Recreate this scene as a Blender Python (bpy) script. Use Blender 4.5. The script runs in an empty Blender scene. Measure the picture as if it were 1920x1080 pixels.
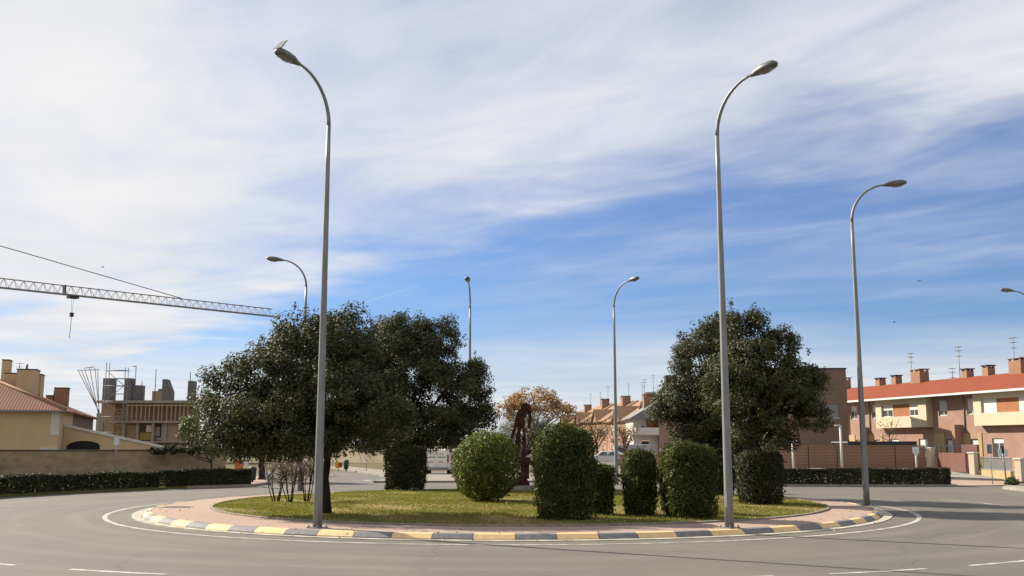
import bpy, bmesh, math, random
import numpy as np
from mathutils import Vector, Matrix

random.seed(7)
RNG = np.random.default_rng(11)
scene = bpy.context.scene
COL = scene.collection

# ------------------------------------------------------------------ camera
CAM_H = 2.4
F_PX = 1900.0                        # focal length in pixels of a 1920 wide picture
HORIZON = 832.0
TH = math.atan((HORIZON - 540.0) / F_PX)
cam_data = bpy.data.cameras.new('camera')
cam_data.sensor_width = 36.0
cam_data.lens = 36.0 * F_PX / 1920.0
cam_data.clip_start = 0.1
cam_data.clip_end = 6000.0
cam = bpy.data.objects.new('camera', cam_data)
COL.objects.link(cam)
cam.location = (0, 0, CAM_H)
cam.rotation_euler = (math.pi / 2 + TH, 0, 0)
scene.camera = cam

# ------------------------------------------------------------------ light
SUN_AZ = math.radians(-57.0)         # left of the view direction
SUN_EL = math.radians(32.5)
TO_SUN = Vector((math.sin(SUN_AZ) * math.cos(SUN_EL), math.cos(SUN_AZ) * math.cos(SUN_EL), math.sin(SUN_EL)))
sd = bpy.data.lights.new('sun', 'SUN')
sd.energy = 5.0
sd.angle = math.radians(0.55)
sd.color = (1.0, 0.91, 0.77)
so = bpy.data.objects.new('sun', sd)
COL.objects.link(so)
so.rotation_euler = TO_SUN.to_track_quat('Z', 'Y').to_euler()
so.location = TO_SUN * 300

world = bpy.data.worlds.new('World')
scene.world = world
world.use_nodes = True
wn = world.node_tree
wn.nodes.clear()

def nd(tree, typ, **kw):
    n = tree.nodes.new(typ)
    for k, v in kw.items():
        setattr(n, k, v)
    return n

def mth(tree, op, a, b=None, c=None, clamp=False):
    n = tree.nodes.new('ShaderNodeMath')
    n.operation = op
    n.use_clamp = clamp
    for i, v in enumerate((a, b, c)):
        if v is None:
            continue
        if isinstance(v, (int, float)):
            n.inputs[i].default_value = v
        else:
            tree.links.new(v, n.inputs[i])
    return n.outputs[0]

def sstep(tree, v, lo, hi, to0=0.0, to1=1.0):
    n = tree.nodes.new('ShaderNodeMapRange')
    n.interpolation_type = 'SMOOTHSTEP'
    tree.links.new(v, n.inputs[0])
    n.inputs[1].default_value = lo; n.inputs[2].default_value = hi
    n.inputs[3].default_value = to0; n.inputs[4].default_value = to1
    return n.outputs[0]

def cmix(tree, fac, a, b, blend='MIX'):
    n = tree.nodes.new('ShaderNodeMix')
    n.data_type = 'RGBA'; n.blend_type = blend
    if isinstance(fac, (int, float)):
        n.inputs[0].default_value = fac
    else:
        tree.links.new(fac, n.inputs[0])
    for v, i in ((a, 6), (b, 7)):
        if isinstance(v, (tuple, list)):
            n.inputs[i].default_value = (*v[:3], 1.0)
        else:
            tree.links.new(v, n.inputs[i])
    return n.outputs[2]

def tnoise(tree, vec, scale, detail=4.0, rough=0.55, dist=0.0):
    n = tree.nodes.new('ShaderNodeTexNoise')
    n.inputs['Scale'].default_value = scale
    n.inputs['Detail'].default_value = detail
    n.inputs['Roughness'].default_value = rough
    n.inputs['Distortion'].default_value = dist
    if vec is not None:
        tree.links.new(vec, n.inputs['Vector'])
    return n.outputs[0]

def build_sky():
    t = wn
    sky = nd(t, 'ShaderNodeTexSky', sky_type='NISHITA')
    sky.sun_disc = False
    sky.sun_elevation = SUN_EL
    sky.sun_rotation = SUN_AZ
    sky.altitude = 380
    sky.air_density = 1.0
    sky.dust_density = 0.6
    sky.ozone_density = 2.2
    tc = nd(t, 'ShaderNodeTexCoord')
    sx = nd(t, 'ShaderNodeSeparateXYZ')
    t.links.new(tc.outputs['Generated'], sx.inputs[0])
    x, y, z = sx.outputs
    zz = mth(t, 'MAXIMUM', z, 0.02)
    # cloud sheet: a plane high above the ground, so that streaks converge on the horizon
    px = mth(t, 'DIVIDE', x, zz)
    py = mth(t, 'DIVIDE', y, zz)
    comb = nd(t, 'ShaderNodeCombineXYZ')
    t.links.new(px, comb.inputs[0]); t.links.new(py, comb.inputs[1])
    # along/across the wind
    rot = nd(t, 'ShaderNodeMapping')
    t.links.new(comb.outputs[0], rot.inputs[0])
    rot.inputs['Rotation'].default_value = (0, 0, math.radians(48))
    st = nd(t, 'ShaderNodeMapping')
    t.links.new(rot.outputs[0], st.inputs[0])
    st.inputs['Scale'].default_value = (0.55, 1.05, 1.0)
    big = tnoise(t, st.outputs[0], 0.55, 5, 0.52, 0.5)
    fine = tnoise(t, st.outputs[0], 2.0, 6, 0.58, 0.6)
    soft = tnoise(t, comb.outputs[0], 0.9, 4, 0.5, 0.3)
    e = mth(t, 'ADD', py, mth(t, 'MULTIPLY', px, 1.11))
    e = mth(t, 'SUBTRACT', 5.15, e)
    e = mth(t, 'ADD', e, mth(t, 'MULTIPLY', mth(t, 'MAXIMUM', mth(t, 'SUBTRACT', -0.7, px), 0.0), 0.85))
    e = mth(t, 'ADD', e, mth(t, 'MULTIPLY', mth(t, 'SUBTRACT', soft, 0.5), 2.6))
    e = mth(t, 'ADD', e, mth(t, 'MULTIPLY', mth(t, 'SUBTRACT', fine, 0.5), 1.3))
    deck = sstep(t, e, -0.35, 1.7)
    thick = sstep(t, mth(t, 'ADD', mth(t, 'MULTIPLY', big, 0.75), mth(t, 'MULTIPLY', fine, 0.3)), 0.34, 0.62, 0.45, 1.0)
    deck = mth(t, 'MULTIPLY', deck, thick)
    # wisps in the open sky
    w = sstep(t, mth(t, 'ADD', mth(t, 'MULTIPLY', big, 0.6), mth(t, 'MULTIPLY', fine, 0.4)), 0.40, 0.68, 0.07, 0.40)
    w = mth(t, 'MULTIPLY', w, sstep(t, z, 0.06, 0.22))
    # contrail, spread and ragged
    c1 = mth(t, 'ABSOLUTE', mth(t, 'SUBTRACT', mth(t, 'ADD', py, mth(t, 'MULTIPLY', px, 1.704)), mth(t, 'ADD', 5.33, mth(t, 'MULTIPLY', soft, 0.10))))
    trail = mth(t, 'MULTIPLY', sstep(t, c1, 0.0, 0.075, 1.0, 0.0), sstep(t, fine, 0.32, 0.62, 0.02, 0.24))
    # bank of thin cloud low over the horizon
    hz = nd(t, 'ShaderNodeMapping')
    t.links.new(tc.outputs['Generated'], hz.inputs[0])
    hz.inputs['Scale'].default_value = (3.0, 3.0, 26.0)
    hn = tnoise(t, hz.outputs[0], 1.0, 5, 0.5, 0.2)
    low = sstep(t, mth(t, 'ADD', z, mth(t, 'MULTIPLY', mth(t, 'SUBTRACT', hn, 0.5), 0.10)), 0.035, 0.135, 0.85, 0.0)
    cov = mth(t, 'MAXIMUM', deck, w)
    cov = mth(t, 'MAXIMUM', cov, low)
    cov = mth(t, 'MAXIMUM', cov, trail)
    # brightness of the cloud itself
    shade = sstep(t, mth(t, 'ADD', mth(t, 'MULTIPLY', soft, 0.6), mth(t, 'MULTIPLY', big, 0.4)), 0.3, 0.72)
    ccol = cmix(t, shade, (5.65, 5.85, 6.3), (7.0, 6.95, 7.0))
    # deeper blue as the lens saw it
    skyc = cmix(t, 1.0, sky.outputs[0], (0.495, 0.655, 0.93), 'MULTIPLY')
    out = cmix(t, cov, skyc, ccol)
    bg = nd(t, 'ShaderNodeBackground')
    bg.inputs[1].default_value = 0.0645
    t.links.new(out, bg.inputs[0])
    wo = nd(t, 'ShaderNodeOutputWorld')
    t.links.new(bg.outputs[0], wo.inputs[0])
build_sky()

vs = scene.view_settings
vs.view_transform = 'Standard'
vs.look = 'None'
vs.gamma = 1.0
vs.use_curve_mapping = False
vs.exposure = 1.0
scene.render.engine = 'CYCLES'
scene.cycles.max_bounces = 6
scene.cycles.transparent_max_bounces = 8

# ------------------------------------------------------------------ measuring helpers
def ray(px, py):
    xc = (px - 960.0) / F_PX
    yc = (540.0 - py) / F_PX
    return Vector((xc, math.cos(TH) - yc * math.sin(TH), math.sin(TH) + yc * math.cos(TH)))

def G(px, py, z=0.0):
    d = ray(px, py)
    t = (z - CAM_H) / d.z
    return Vector((d.x * t, d.y * t, z))

def P(px, py, Y):
    d = ray(px, py)
    t = Y / d.y
    return Vector((d.x * t, Y, CAM_H + d.z * t))

def smooth(t):
    t = min(1.0, max(0.0, t))
    return t * t * (3 - 2 * t)

def gz(x, y):
    """height of the terrain: the right-hand street climbs a little"""
    return 0.5 * smooth((y - 60.0) / 14.0) * smooth((x - 9.0) / 9.0)

# ------------------------------------------------------------------ mesh helpers
class MB:
    def __init__(self):
        self.v = []; self.f = []; self.smooth = []
    def add(self, vs_, fs_, sm=False):
        o = len(self.v)
        self.v.extend([tuple(p) for p in vs_])
        for f in fs_:
            self.f.append([i + o for i in f]); self.smooth.append(sm)
        return self
    def box(self, c, s, rz=0.0, m=None):
        x, y, z = (k / 2 for k in s)
        pts = [Vector(p) for p in ((-x, -y, -z), (x, -y, -z), (x, y, -z), (-x, y, -z), (-x, -y, z), (x, -y, z), (x, y, z), (-x, y, z))]
        if m is not None:
            pts = [m @ p for p in pts]
        if rz:
            r = Matrix.Rotation(rz, 3, 'Z'); pts = [r @ p for p in pts]
        c = Vector(c)
        return self.add([p + c for p in pts], [(0, 3, 2, 1), (4, 5, 6, 7), (0, 1, 5, 4), (1, 2, 6, 5), (2, 3, 7, 6), (3, 0, 4, 7)])
    def b(self, x0, x1, y0, y1, z0, z1):
        return self.box(((x0 + x1) / 2, (y0 + y1) / 2, (z0 + z1) / 2), (abs(x1 - x0), abs(y1 - y0), abs(z1 - z0)))
    def tube(self, pts, rad, n=8, cap=True):
        pts = [Vector(p) for p in pts]
        if not hasattr(rad, '__len__'):
            rad = [rad] * len(pts)
        vs_, fs_ = [], []
        prev = None
        for i, p in enumerate(pts):
            d = (pts[min(i + 1, len(pts) - 1)] - pts[max(i - 1, 0)])
            if d.length < 1e-9:
                d = Vector((0, 0, 1))
            d.normalize()
            if prev is None:
                a = Vector((1, 0, 0)) if abs(d.x) < 0.8 else Vector((0, 1, 0))
                u = d.cross(a).normalized()
            else:
                u = (prev - d * prev.dot(d)).normalized()
            prev = u
            w = d.cross(u)
            for k in range(n):
                a = 2 * math.pi * k / n
                vs_.append(p + (u * math.cos(a) + w * math.sin(a)) * rad[i])
        for i in range(len(pts) - 1):
            for k in range(n):
                fs_.append((i * n + k, i * n + (k + 1) % n, (i + 1) * n + (k + 1) % n, (i + 1) * n + k))
        self.add(vs_, fs_, True)
        if cap:
            o = len(self.v) - len(vs_)
            self.f.append([o + k for k in reversed(range(n))]); self.smooth.append(False)
            self.f.append([o + (len(pts) - 1) * n + k for k in range(n)]); self.smooth.append(False)
        return self
    def prism(self, poly, h, axis='z'):
        """closed outline (list of 2D points, counter clockwise) pulled from h[0] to h[1] along an axis"""
        n = len(poly)
        def mk(p, k):
            if axis == 'z': return (p[0], p[1], k)
            if axis == 'y': return (p[0], k, p[1])
            return (k, p[0], p[1])
        vs_ = [mk(p, h[0]) for p in poly] + [mk(p, h[1]) for p in poly]
        fs_ = [tuple(reversed(range(n))), tuple(range(n, 2 * n))] + [(i, (i + 1) % n, n + (i + 1) % n, n + i) for i in range(n)]
        return self.add(vs_, fs_)
    def lathe(self, prof, c=(0, 0, 0), n=16):
        vs_, fs_ = [], []
        for r, z in prof:
            for k in range(n):
                a = 2 * math.pi * k / n
                vs_.append((c[0] + r * math.cos(a), c[1] + r * math.sin(a), c[2] + z))
        for i in range(len(prof) - 1):
            for k in range(n):
                fs_.append((i * n + k, i * n + (k + 1) % n, (i + 1) * n + (k + 1) % n, (i + 1) * n + k))
        fs_.append(tuple(reversed(range(n)))); fs_.append(tuple(range((len(prof) - 1) * n, len(prof) * n)))
        return self.add(vs_, fs_, True)
    def mesh(self, name, mat, bevel=0.0):
        me = bpy.data.meshes.new(name)
        me.from_pydata(self.v, [], self.f)
        bm = bmesh.new(); bm.from_mesh(me)
        for f, s in zip(bm.faces, self.smooth):
            f.smooth = s
        if bevel:
            bmesh.ops.bevel(bm, geom=[e for e in bm.edges], offset=bevel, segments=1, affect='EDGES', clamp_overlap=True)
        bmesh.ops.recalc_face_normals(bm, faces=bm.faces)
        bm.to_mesh(me); bm.free()
        if mat is not None:
            me.materials.append(mat)
        return me
    def build(self, name, mat, parent=None, bevel=0.0, loc=None, rz=0.0):
        o = bpy.data.objects.new(name, self.mesh(name, mat, bevel))
        COL.objects.link(o)
        o.parent = parent
        if loc is not None: o.location = loc
        if rz: o.rotation_euler = (0, 0, rz)
        return o

def tag(o, label=None, cat=None, group=None, kind=None):
    if label: o['label'] = label
    if cat: o['category'] = cat
    if group: o['group'] = group
    if kind: o['kind'] = kind
    return o

def thing(name, loc, label, cat, rz=0.0, group=None):
    o = bpy.data.objects.new(name, None)
    o.empty_display_size = 0.3
    COL.objects.link(o)
    o.location = loc; o.rotation_euler = (0, 0, rz)
    return tag(o, label, cat, group)

def inst(name, me, parent=None, loc=(0, 0, 0), rz=0.0):
    o = bpy.data.objects.new(name, me)
    COL.objects.link(o)
    o.parent = parent; o.location = loc; o.rotation_euler = (0, 0, rz)
    return o

def copy_tree(o, parent=None):
    c = o.copy(); COL.objects.link(c); c.parent = parent
    for ch in list(o.children):
        copy_tree(ch, c)
    return c

# ------------------------------------------------------------------ materials
def kk(c):
    f = 0.66 if max(c) < 0.6 else 0.76
    return tuple(k * f for k in c)

def pbsdf(name):
    m = bpy.data.materials.new(name); m.use_nodes = True
    t = m.node_tree
    return m, t, t.nodes['Principled BSDF']

def pm(name, c1, c2=None, scale=4.0, rough=0.8, bump=0.0, bscale=None, spec=0.3, metal=0.0, detail=6, lo=0.35, hi=0.65, stretch=(1, 1, 1), c3=None, s3=0.6):
    m, t, p = pbsdf(name)
    tc = nd(t, 'ShaderNodeTexCoord')
    mp = nd(t, 'ShaderNodeMapping'); mp.inputs['Scale'].default_value = stretch
    t.links.new(tc.outputs['Object'], mp.inputs[0])
    c1 = kk(c1); c2 = kk(c2) if c2 else tuple(k * 0.82 for k in c1); c3 = kk(c3) if c3 else None
    n1 = tnoise(t, mp.outputs[0], scale, detail, 0.6)
    col = cmix(t, sstep(t, n1, lo, hi), c1, c2)
    if c3:
        n3 = tnoise(t, mp.outputs[0], s3, 5, 0.6, 0.4)
        col = cmix(t, sstep(t, n3, 0.52, 0.68), col, c3)
    t.links.new(col, p.inputs['Base Color'])
    p.inputs['Roughness'].default_value = rough
    p.inputs['Specular IOR Level'].default_value = spec
    p.inputs['Metallic'].default_value = metal
    if bump:
        nb = tnoise(t, mp.outputs[0], bscale or scale * 4, 4, 0.6)
        b = nd(t, 'ShaderNodeBump'); b.inputs['Strength'].default_value = bump; b.inputs['Distance'].default_value = 0.02
        t.links.new(nb, b.inputs['Height']); t.links.new(b.outputs[0], p.inputs['Normal'])
    return m

def brick_mat(name, a, b_, mortar, bw=0.24, rh=0.07, axis='xz', mort=0.012, var=None):
    a, b_, mortar = kk(a), kk(b_), kk(mortar); var = kk(var) if var else None
    m, t, p = pbsdf(name)
    tc = nd(t, 'ShaderNodeTexCoord')
    sx = nd(t, 'ShaderNodeSeparateXYZ'); t.links.new(tc.outputs['Object'], sx.inputs[0])
    cb = nd(t, 'ShaderNodeCombineXYZ')
    if axis == 'xz':
        u = mth(t, 'ADD', sx.outputs[0], sx.outputs[1]); t.links.new(u, cb.inputs[0]); t.links.new(sx.outputs[2], cb.inputs[1])
    else:
        t.links.new(sx.outputs[0], cb.inputs[0]); t.links.new(sx.outputs[1], cb.inputs[1])
    br = nd(t, 'ShaderNodeTexBrick')
    t.links.new(cb.outputs[0], br.inputs['Vector'])
    br.inputs['Color1'].default_value = (*a, 1); br.inputs['Color2'].default_value = (*b_, 1); br.inputs['Mortar'].default_value = (*mortar, 1)
    br.inputs['Scale'].default_value = 1.0
    br.inputs['Mortar Size'].default_value = mort
    br.inputs['Brick Width'].default_value = bw; br.inputs['Row Height'].default_value = rh
    n1 = tnoise(t, tc.outputs['Object'], 0.9, 6, 0.6, 0.3)
    col = cmix(t, sstep(t, n1, 0.3, 0.7, 0.0, 0.55), br.outputs['Color'], var or tuple(k * 0.72 for k in a), 'MIX')
    t.links.new(col, p.inputs['Base Color'])
    p.inputs['Roughness'].default_value = 0.88
    p.inputs['Specular IOR Level'].default_value = 0.2
    bp = nd(t, 'ShaderNodeBump'); bp.inputs['Strength'].default_value = 0.35; bp.inputs['Distance'].default_value = 0.01; bp.invert = True
    t.links.new(br.outputs['Fac'], bp.inputs['Height']); t.links.new(bp.outputs[0], p.inputs['Normal'])
    return m

def leaf_mat(name, a, b_, c, rough=0.5, trans=0.22, spec=0.4, clump=1.1):
    """every leaf its own tint"""
    m, t, p = pbsdf(name)
    ge = nd(t, 'ShaderNodeNewGeometry')
    r = ge.outputs['Random Per Island']
    a, b_, c = (tuple(k * 0.74 for k in q) for q in (a, b_, c))
    col = cmix(t, sstep(t, r, 0.15, 0.75), a, b_)
    col = cmix(t, sstep(t, r, 0.86, 1.0), col, c)
    tc = nd(t, 'ShaderNodeTexCoord')
    col = cmix(t, sstep(t, tnoise(t, tc.outputs['Object'], clump, 3, 0.5), 0.5, 0.72, 0.0, 0.55), col, c)
    t.links.new(col, p.inputs['Base Color'])
    p.inputs['Roughness'].default_value = rough
    p.inputs['Specular IOR Level'].default_value = spec
    tr = nd(t, 'ShaderNodeBsdfTranslucent')
    t.links.new(cmix(t, 1.0, col, (1.25, 1.35, 0.6), 'MULTIPLY'), tr.inputs[0])
    mx = nd(t, 'ShaderNodeMixShader'); mx.inputs[0].default_value = trans
    t.links.new(p.outputs[0], mx.inputs[1]); t.links.new(tr.outputs[0], mx.inputs[2])
    t.links.new(mx.outputs[0], t.nodes['Material Output'].inputs[0])
    return m

def asphalt_mat():
    m, t, p = pbsdf('asphalt')
    tc = nd(t, 'ShaderNodeTexCoord')
    sx = nd(t, 'ShaderNodeSeparateXYZ'); t.links.new(tc.outputs['Object'], sx.inputs[0])
    dx = mth(t, 'SUBTRACT', sx.outputs[0], 0.0); dy = mth(t, 'SUBTRACT', sx.outputs[1], 39.35)
    rad = mth(t, 'SQRT', mth(t, 'ADD', mth(t, 'MULTIPLY', dx, dx), mth(t, 'MULTIPLY', dy, dy)))
    ang = mth(t, 'ARCTAN2', dy, dx)
    pol = nd(t, 'ShaderNodeCombineXYZ')
    t.links.new(mth(t, 'MULTIPLY', ang, 3.0), pol.inputs[0]); t.links.new(mth(t, 'MULTIPLY', rad, 1.6), pol.inputs[1])
    wear = tnoise(t, pol.outputs[0], 0.8, 6, 0.6, 0.2)
    patch = tnoise(t, tc.outputs['Object'], 0.16, 6, 0.62, 0.5)
    grain = tnoise(t, tc.outputs['Object'], 55.0, 3, 0.7)
    mid = tnoise(t, tc.outputs['Object'], 3.5, 6, 0.7)
    col = cmix(t, sstep(t, wear, 0.34, 0.66), (0.136, 0.122, 0.097), (0.167, 0.150, 0.122))
    col = cmix(t, sstep(t, patch, 0.42, 0.60, 0.0, 0.95), col, (0.122, 0.114, 0.100))
    col = cmix(t, sstep(t, mid, 0.3, 0.75, 0.0, 0.35), col, (0.111, 0.101, 0.082))
    col = cmix(t, sstep(t, grain, 0.3, 0.7, 0.0, 0.40), col, (0.084, 0.076, 0.065))
    spk = tnoise(t, tc.outputs['Object'], 13.0, 5, 0.8)
    col = cmix(t, sstep(t, spk, 0.35, 0.7, 0.0, 0.45), col, (0.098, 0.092, 0.082))
    trk = mth(t, 'SINE', mth(t, 'MULTIPLY', mth(t, 'ADD', rad, mth(t, 'MULTIPLY', wear, 0.8)), 3.3))
    col = cmix(t, mth(t, 'MULTIPLY', sstep(t, trk, 0.1, 0.95, 0.0, 0.18), sstep(t, wear, 0.35, 0.6)), col, (0.205, 0.190, 0.166))
    stn = tnoise(t, tc.outputs['Object'], 0.9, 5, 0.65, 1.2)
    col = cmix(t, sstep(t, stn, 0.64, 0.74, 0.0, 0.5), col, (0.085, 0.080, 0.072))
    # old sealed cracks
    vo = nd(t, 'ShaderNodeTexVoronoi', feature='DISTANCE_TO_EDGE'); vo.inputs['Scale'].default_value = 0.085
    ds = nd(t, 'ShaderNodeMapping'); t.links.new(tc.outputs['Object'], ds.inputs[0])
    nn = nd(t, 'ShaderNodeTexNoise'); nn.inputs['Scale'].default_value = 0.7; nn.inputs['Detail'].default_value = 6
    t.links.new(tc.outputs['Object'], nn.inputs['Vector'])
    va = nd(t, 'ShaderNodeVectorMath'); va.operation = 'MULTIPLY_ADD'
    t.links.new(nn.outputs[1], va.inputs[0]); va.inputs[1].default_value = (2.2, 2.2, 0); t.links.new(ds.outputs[0], va.inputs[2])
    t.links.new(va.outputs[0], vo.inputs['Vector'])
    crack = sstep(t, vo.outputs[0], 0.0012, 0.0032, 0.5, 0.0)
    col = cmix(t, mth(t, 'MULTIPLY', crack, sstep(t, patch, 0.45, 0.6)), col, (0.045, 0.044, 0.042))
    t.links.new(col, p.inputs['Base Color'])
    p.inputs['Roughness'].default_value = 0.86
    p.inputs['Specular IOR Level'].default_value = 0.25
    b = nd(t, 'ShaderNodeBump'); b.inputs['Strength'].default_value = 0.35; b.inputs['Distance'].default_value = 0.006
    t.links.new(grain, b.inputs['Height']); t.links.new(b.outputs[0], p.inputs['Normal'])
    return m

def lawn_mat():
    m, t, p = pbsdf('lawn_soil')
    tc = nd(t, 'ShaderNodeTexCoord')
    n1 = tnoise(t, tc.outputs['Object'], 0.35, 6, 0.62, 0.5)
    n2 = tnoise(t, tc.outputs['Object'], 2.6, 6, 0.7)
    n3 = tnoise(t, tc.outputs['Object'], 24, 4, 0.7)
    col = cmix(t, sstep(t, n1, 0.38, 0.58), (0.157, 0.157, 0.038), (0.281, 0.191, 0.081))
    col = cmix(t, sstep(t, n2, 0.45, 0.72, 0.0, 0.6), col, (0.255, 0.170, 0.081))
    col = cmix(t, sstep(t, n3, 0.3, 0.7, 0.0, 0.5), col, (0.090, 0.090, 0.023))
    t.links.new(col, p.inputs['Base Color'])
    p.inputs['Roughness'].default_value = 0.95; p.inputs['Specular IOR Level'].default_value = 0.1
    return m

MAT = {}
MAT['asphalt'] = asphalt_mat()
MAT['lawn'] = lawn_mat()
MAT['earth'] = pm('earth', (0.20, 0.155, 0.09), (0.14, 0.13, 0.055), 0.6, 0.95, 0.3, 8, 0.1)
MAT['verge'] = pm('verge', (0.20, 0.165, 0.055), (0.13, 0.15, 0.04), 1.2, 0.95, 0.5, 12, 0.1)
MAT['road_paint'] = pm('road_paint', (0.62, 0.60, 0.55), (0.40, 0.38, 0.34), 3.0, 0.7, 0.1, 40, 0.3, c3=(0.28, 0.265, 0.24), s3=1.1)
MAT['concrete'] = pm('concrete', (0.46, 0.43, 0.37), (0.33, 0.31, 0.27), 3.0, 0.9, 0.25, 30, 0.2)
MAT['kerb_yellow'] = pm('kerb_yellow', (0.95, 0.65, 0.32), (0.86, 0.58, 0.28), 5.0, 0.75, 0.2, 40, 0.25, c3=(0.66, 0.50, 0.30), s3=2.3)
MAT['kerb_dark'] = pm('kerb_dark', (0.225, 0.222, 0.235), (0.27, 0.262, 0.265), 5.0, 0.75, 0.2, 40, 0.25, c3=(0.35, 0.32, 0.29), s3=2.3)
MAT['gutter'] = pm('gutter_concrete', (0.62, 0.58, 0.48), (0.48, 0.45, 0.37), 2.0, 0.9, 0.25, 30, 0.2, c3=(0.42, 0.39, 0.33), s3=1.3)
MAT['edging'] = pm('edging', (0.40, 0.34, 0.26), (0.28, 0.24, 0.19), 3.0, 0.9, 0.3, 30, 0.2)
MAT['pink_paving'] = brick_mat('pink_paving', (0.585, 0.405, 0.320), (0.520, 0.360, 0.290), (0.38, 0.30, 0.245), 0.2, 0.1, 'xy', 0.008, (0.44, 0.33, 0.265))
MAT['pale_paving'] = brick_mat('pale_paving', (0.40, 0.36, 0.30), (0.35, 0.31, 0.26), (0.24, 0.22, 0.19), 0.4, 0.4, 'xy', 0.012)
MAT['galvanised'] = pm('galvanised', (0.34, 0.345, 0.335), (0.26, 0.265, 0.26), 6.0, 0.5, 0.05, 40, 0.4, 0.15, stretch=(1, 1, 0.25))
MAT['lamp_grey'] = pm('lamp_grey', (0.20, 0.20, 0.19), (0.14, 0.14, 0.13), 8.0, 0.45, 0, None, 0.4)
MAT['lamp_glass'] = pm('lamp_glass', (0.34, 0.31, 0.26), (0.27, 0.25, 0.21), 8.0, 0.25, 0, None, 0.5)
MAT['white_paint'] = pm('white_paint', (0.76, 0.76, 0.74), (0.68, 0.68, 0.66), 4.0, 0.5)
MAT['grey_paint'] = pm('grey_paint', (0.30, 0.31, 0.32), (0.24, 0.25, 0.26), 4.0, 0.5)
MAT['dark_metal'] = pm('dark_metal', (0.045, 0.045, 0.05), (0.03, 0.03, 0.035), 4.0, 0.5)
MAT['bark'] = pm('bark', (0.055, 0.042, 0.032), (0.03, 0.024, 0.02), 7.0, 0.95, 0.8, 16, 0.1, stretch=(1, 1, 0.3))
MAT['twig'] = pm('twig', (0.20, 0.145, 0.12), (0.13, 0.09, 0.075), 9.0, 0.9)
MAT['pale_twig'] = pm('pale_twig', (0.29, 0.20, 0.135), (0.20, 0.14, 0.095), 9.0, 0.9)
MAT['corten'] = pm('corten', (0.085, 0.030, 0.020), (0.050, 0.020, 0.016), 5.0, 0.85, 0.3, 25, 0.2, c3=(0.13, 0.045, 0.025), s3=2.0)
MAT['oak'] = leaf_mat('oak_leaves', (0.046, 0.052, 0.024), (0.088, 0.092, 0.042), (0.155, 0.148, 0.075), 0.6, 0.2, 0.2)
MAT['oak_young'] = leaf_mat('oak_young_leaves', (0.050, 0.056, 0.025), (0.095, 0.098, 0.043), (0.165, 0.156, 0.078), 0.6, 0.2, 0.2)
MAT['privet'] = leaf_mat('privet_leaves', (0.075, 0.105, 0.016), (0.140, 0.168, 0.028), (0.26, 0.265, 0.07), 0.5, 0.3, 0.25, 2.0)
MAT['cypress'] = leaf_mat('cypress_leaves', (0.040, 0.054, 0.013), (0.080, 0.096, 0.022), (0.165, 0.170, 0.045), 0.6, 0.26, 0.15, 2.0)
MAT['hedge'] = leaf_mat('hedge_leaves', (0.030, 0.034, 0.015), (0.056, 0.060, 0.025), (0.10, 0.09, 0.045), 0.65, 0.14, 0.2)
MAT['autumn'] = leaf_mat('autumn_leaves', (0.36, 0.185, 0.095), (0.44, 0.265, 0.15), (0.54, 0.40, 0.25), 0.7, 0.25, 0.2)
MAT['olive'] = leaf_mat('olive_leaves', (0.105, 0.105, 0.07), (0.16, 0.155, 0.11), (0.24, 0.20, 0.13), 0.6, 0.15, 0.3)
MAT['bright_leaf'] = leaf_mat('bright_leaves', (0.07, 0.11, 0.022), (0.12, 0.17, 0.035), (0.2, 0.22, 0.07), 0.5, 0.2, 0.4)
MAT['dry_leaf'] = leaf_mat('fallen_leaves', (0.30, 0.21, 0.10), (0.42, 0.34, 0.20), (0.62, 0.56, 0.42), 0.8, 0.1, 0.2)
MAT['grass'] = leaf_mat('grass_blades', (0.150, 0.185, 0.040), (0.295, 0.262, 0.082), (0.46, 0.35, 0.17), 0.85, 0.3, 0.08, 0.45)
MAT['tan_render'] = pm('tan_render', (0.70, 0.50, 0.30), (0.64, 0.455, 0.27), 0.8, 0.9, 0.1, 30, 0.2)
MAT['cream_render'] = pm('cream_render', (0.66, 0.555, 0.40), (0.62, 0.52, 0.37), 0.7, 0.9, 0.05, 30, 0.2)
MAT['ochre_render'] = pm('ochre_render', (0.55, 0.40, 0.20), (0.48, 0.35, 0.18), 0.9, 0.9)
MAT['white_render'] = pm('white_render', (0.74, 0.71, 0.64), (0.66, 0.63, 0.57), 0.9, 0.9)
MAT['orange_panel'] = pm('orange_panel', (0.47, 0.185, 0.075), (0.40, 0.155, 0.065), 2.0, 0.75, stretch=(3, 3, 0.3))
MAT['brick_red'] = brick_mat('brick_red', (0.48, 0.265, 0.190), (0.41, 0.225, 0.160), (0.46, 0.37, 0.30))
MAT['brick_brown'] = brick_mat('brick_brown', (0.35, 0.225, 0.155), (0.30, 0.19, 0.13), (0.27, 0.205, 0.155))
MAT['brick_orange'] = brick_mat('brick_orange', (0.46, 0.235, 0.135), (0.40, 0.20, 0.115), (0.42, 0.32, 0.24))
MAT['brick_rough'] = brick_mat('brick_rough', (0.56, 0.36, 0.25), (0.50, 0.31, 0.21), (0.46, 0.38, 0.30), 0.5, 0.2, 'xz', 0.03)
MAT['stone_wall'] = pm('stone_wall', (0.50, 0.38, 0.24), (0.38, 0.29, 0.18), 1.6, 0.95, 0.5, 10, 0.15, stretch=(1, 1, 1.6), c3=(0.27, 0.225, 0.14), s3=0.5)
MAT['stone_cap'] = pm('stone_cap', (0.16, 0.135, 0.10), (0.11, 0.095, 0.075), 2.0, 0.95, 0.3, 12, 0.15)
MAT['wood_fence'] = pm('wood_fence', (0.40, 0.235, 0.15), (0.33, 0.19, 0.12), 2.2, 0.8, 0.15, 20, 0.25, stretch=(0.4, 1, 3))
MAT['gate_maroon'] = pm('gate_maroon', (0.24, 0.11, 0.085), (0.20, 0.09, 0.072), 2.0, 0.6)
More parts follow.
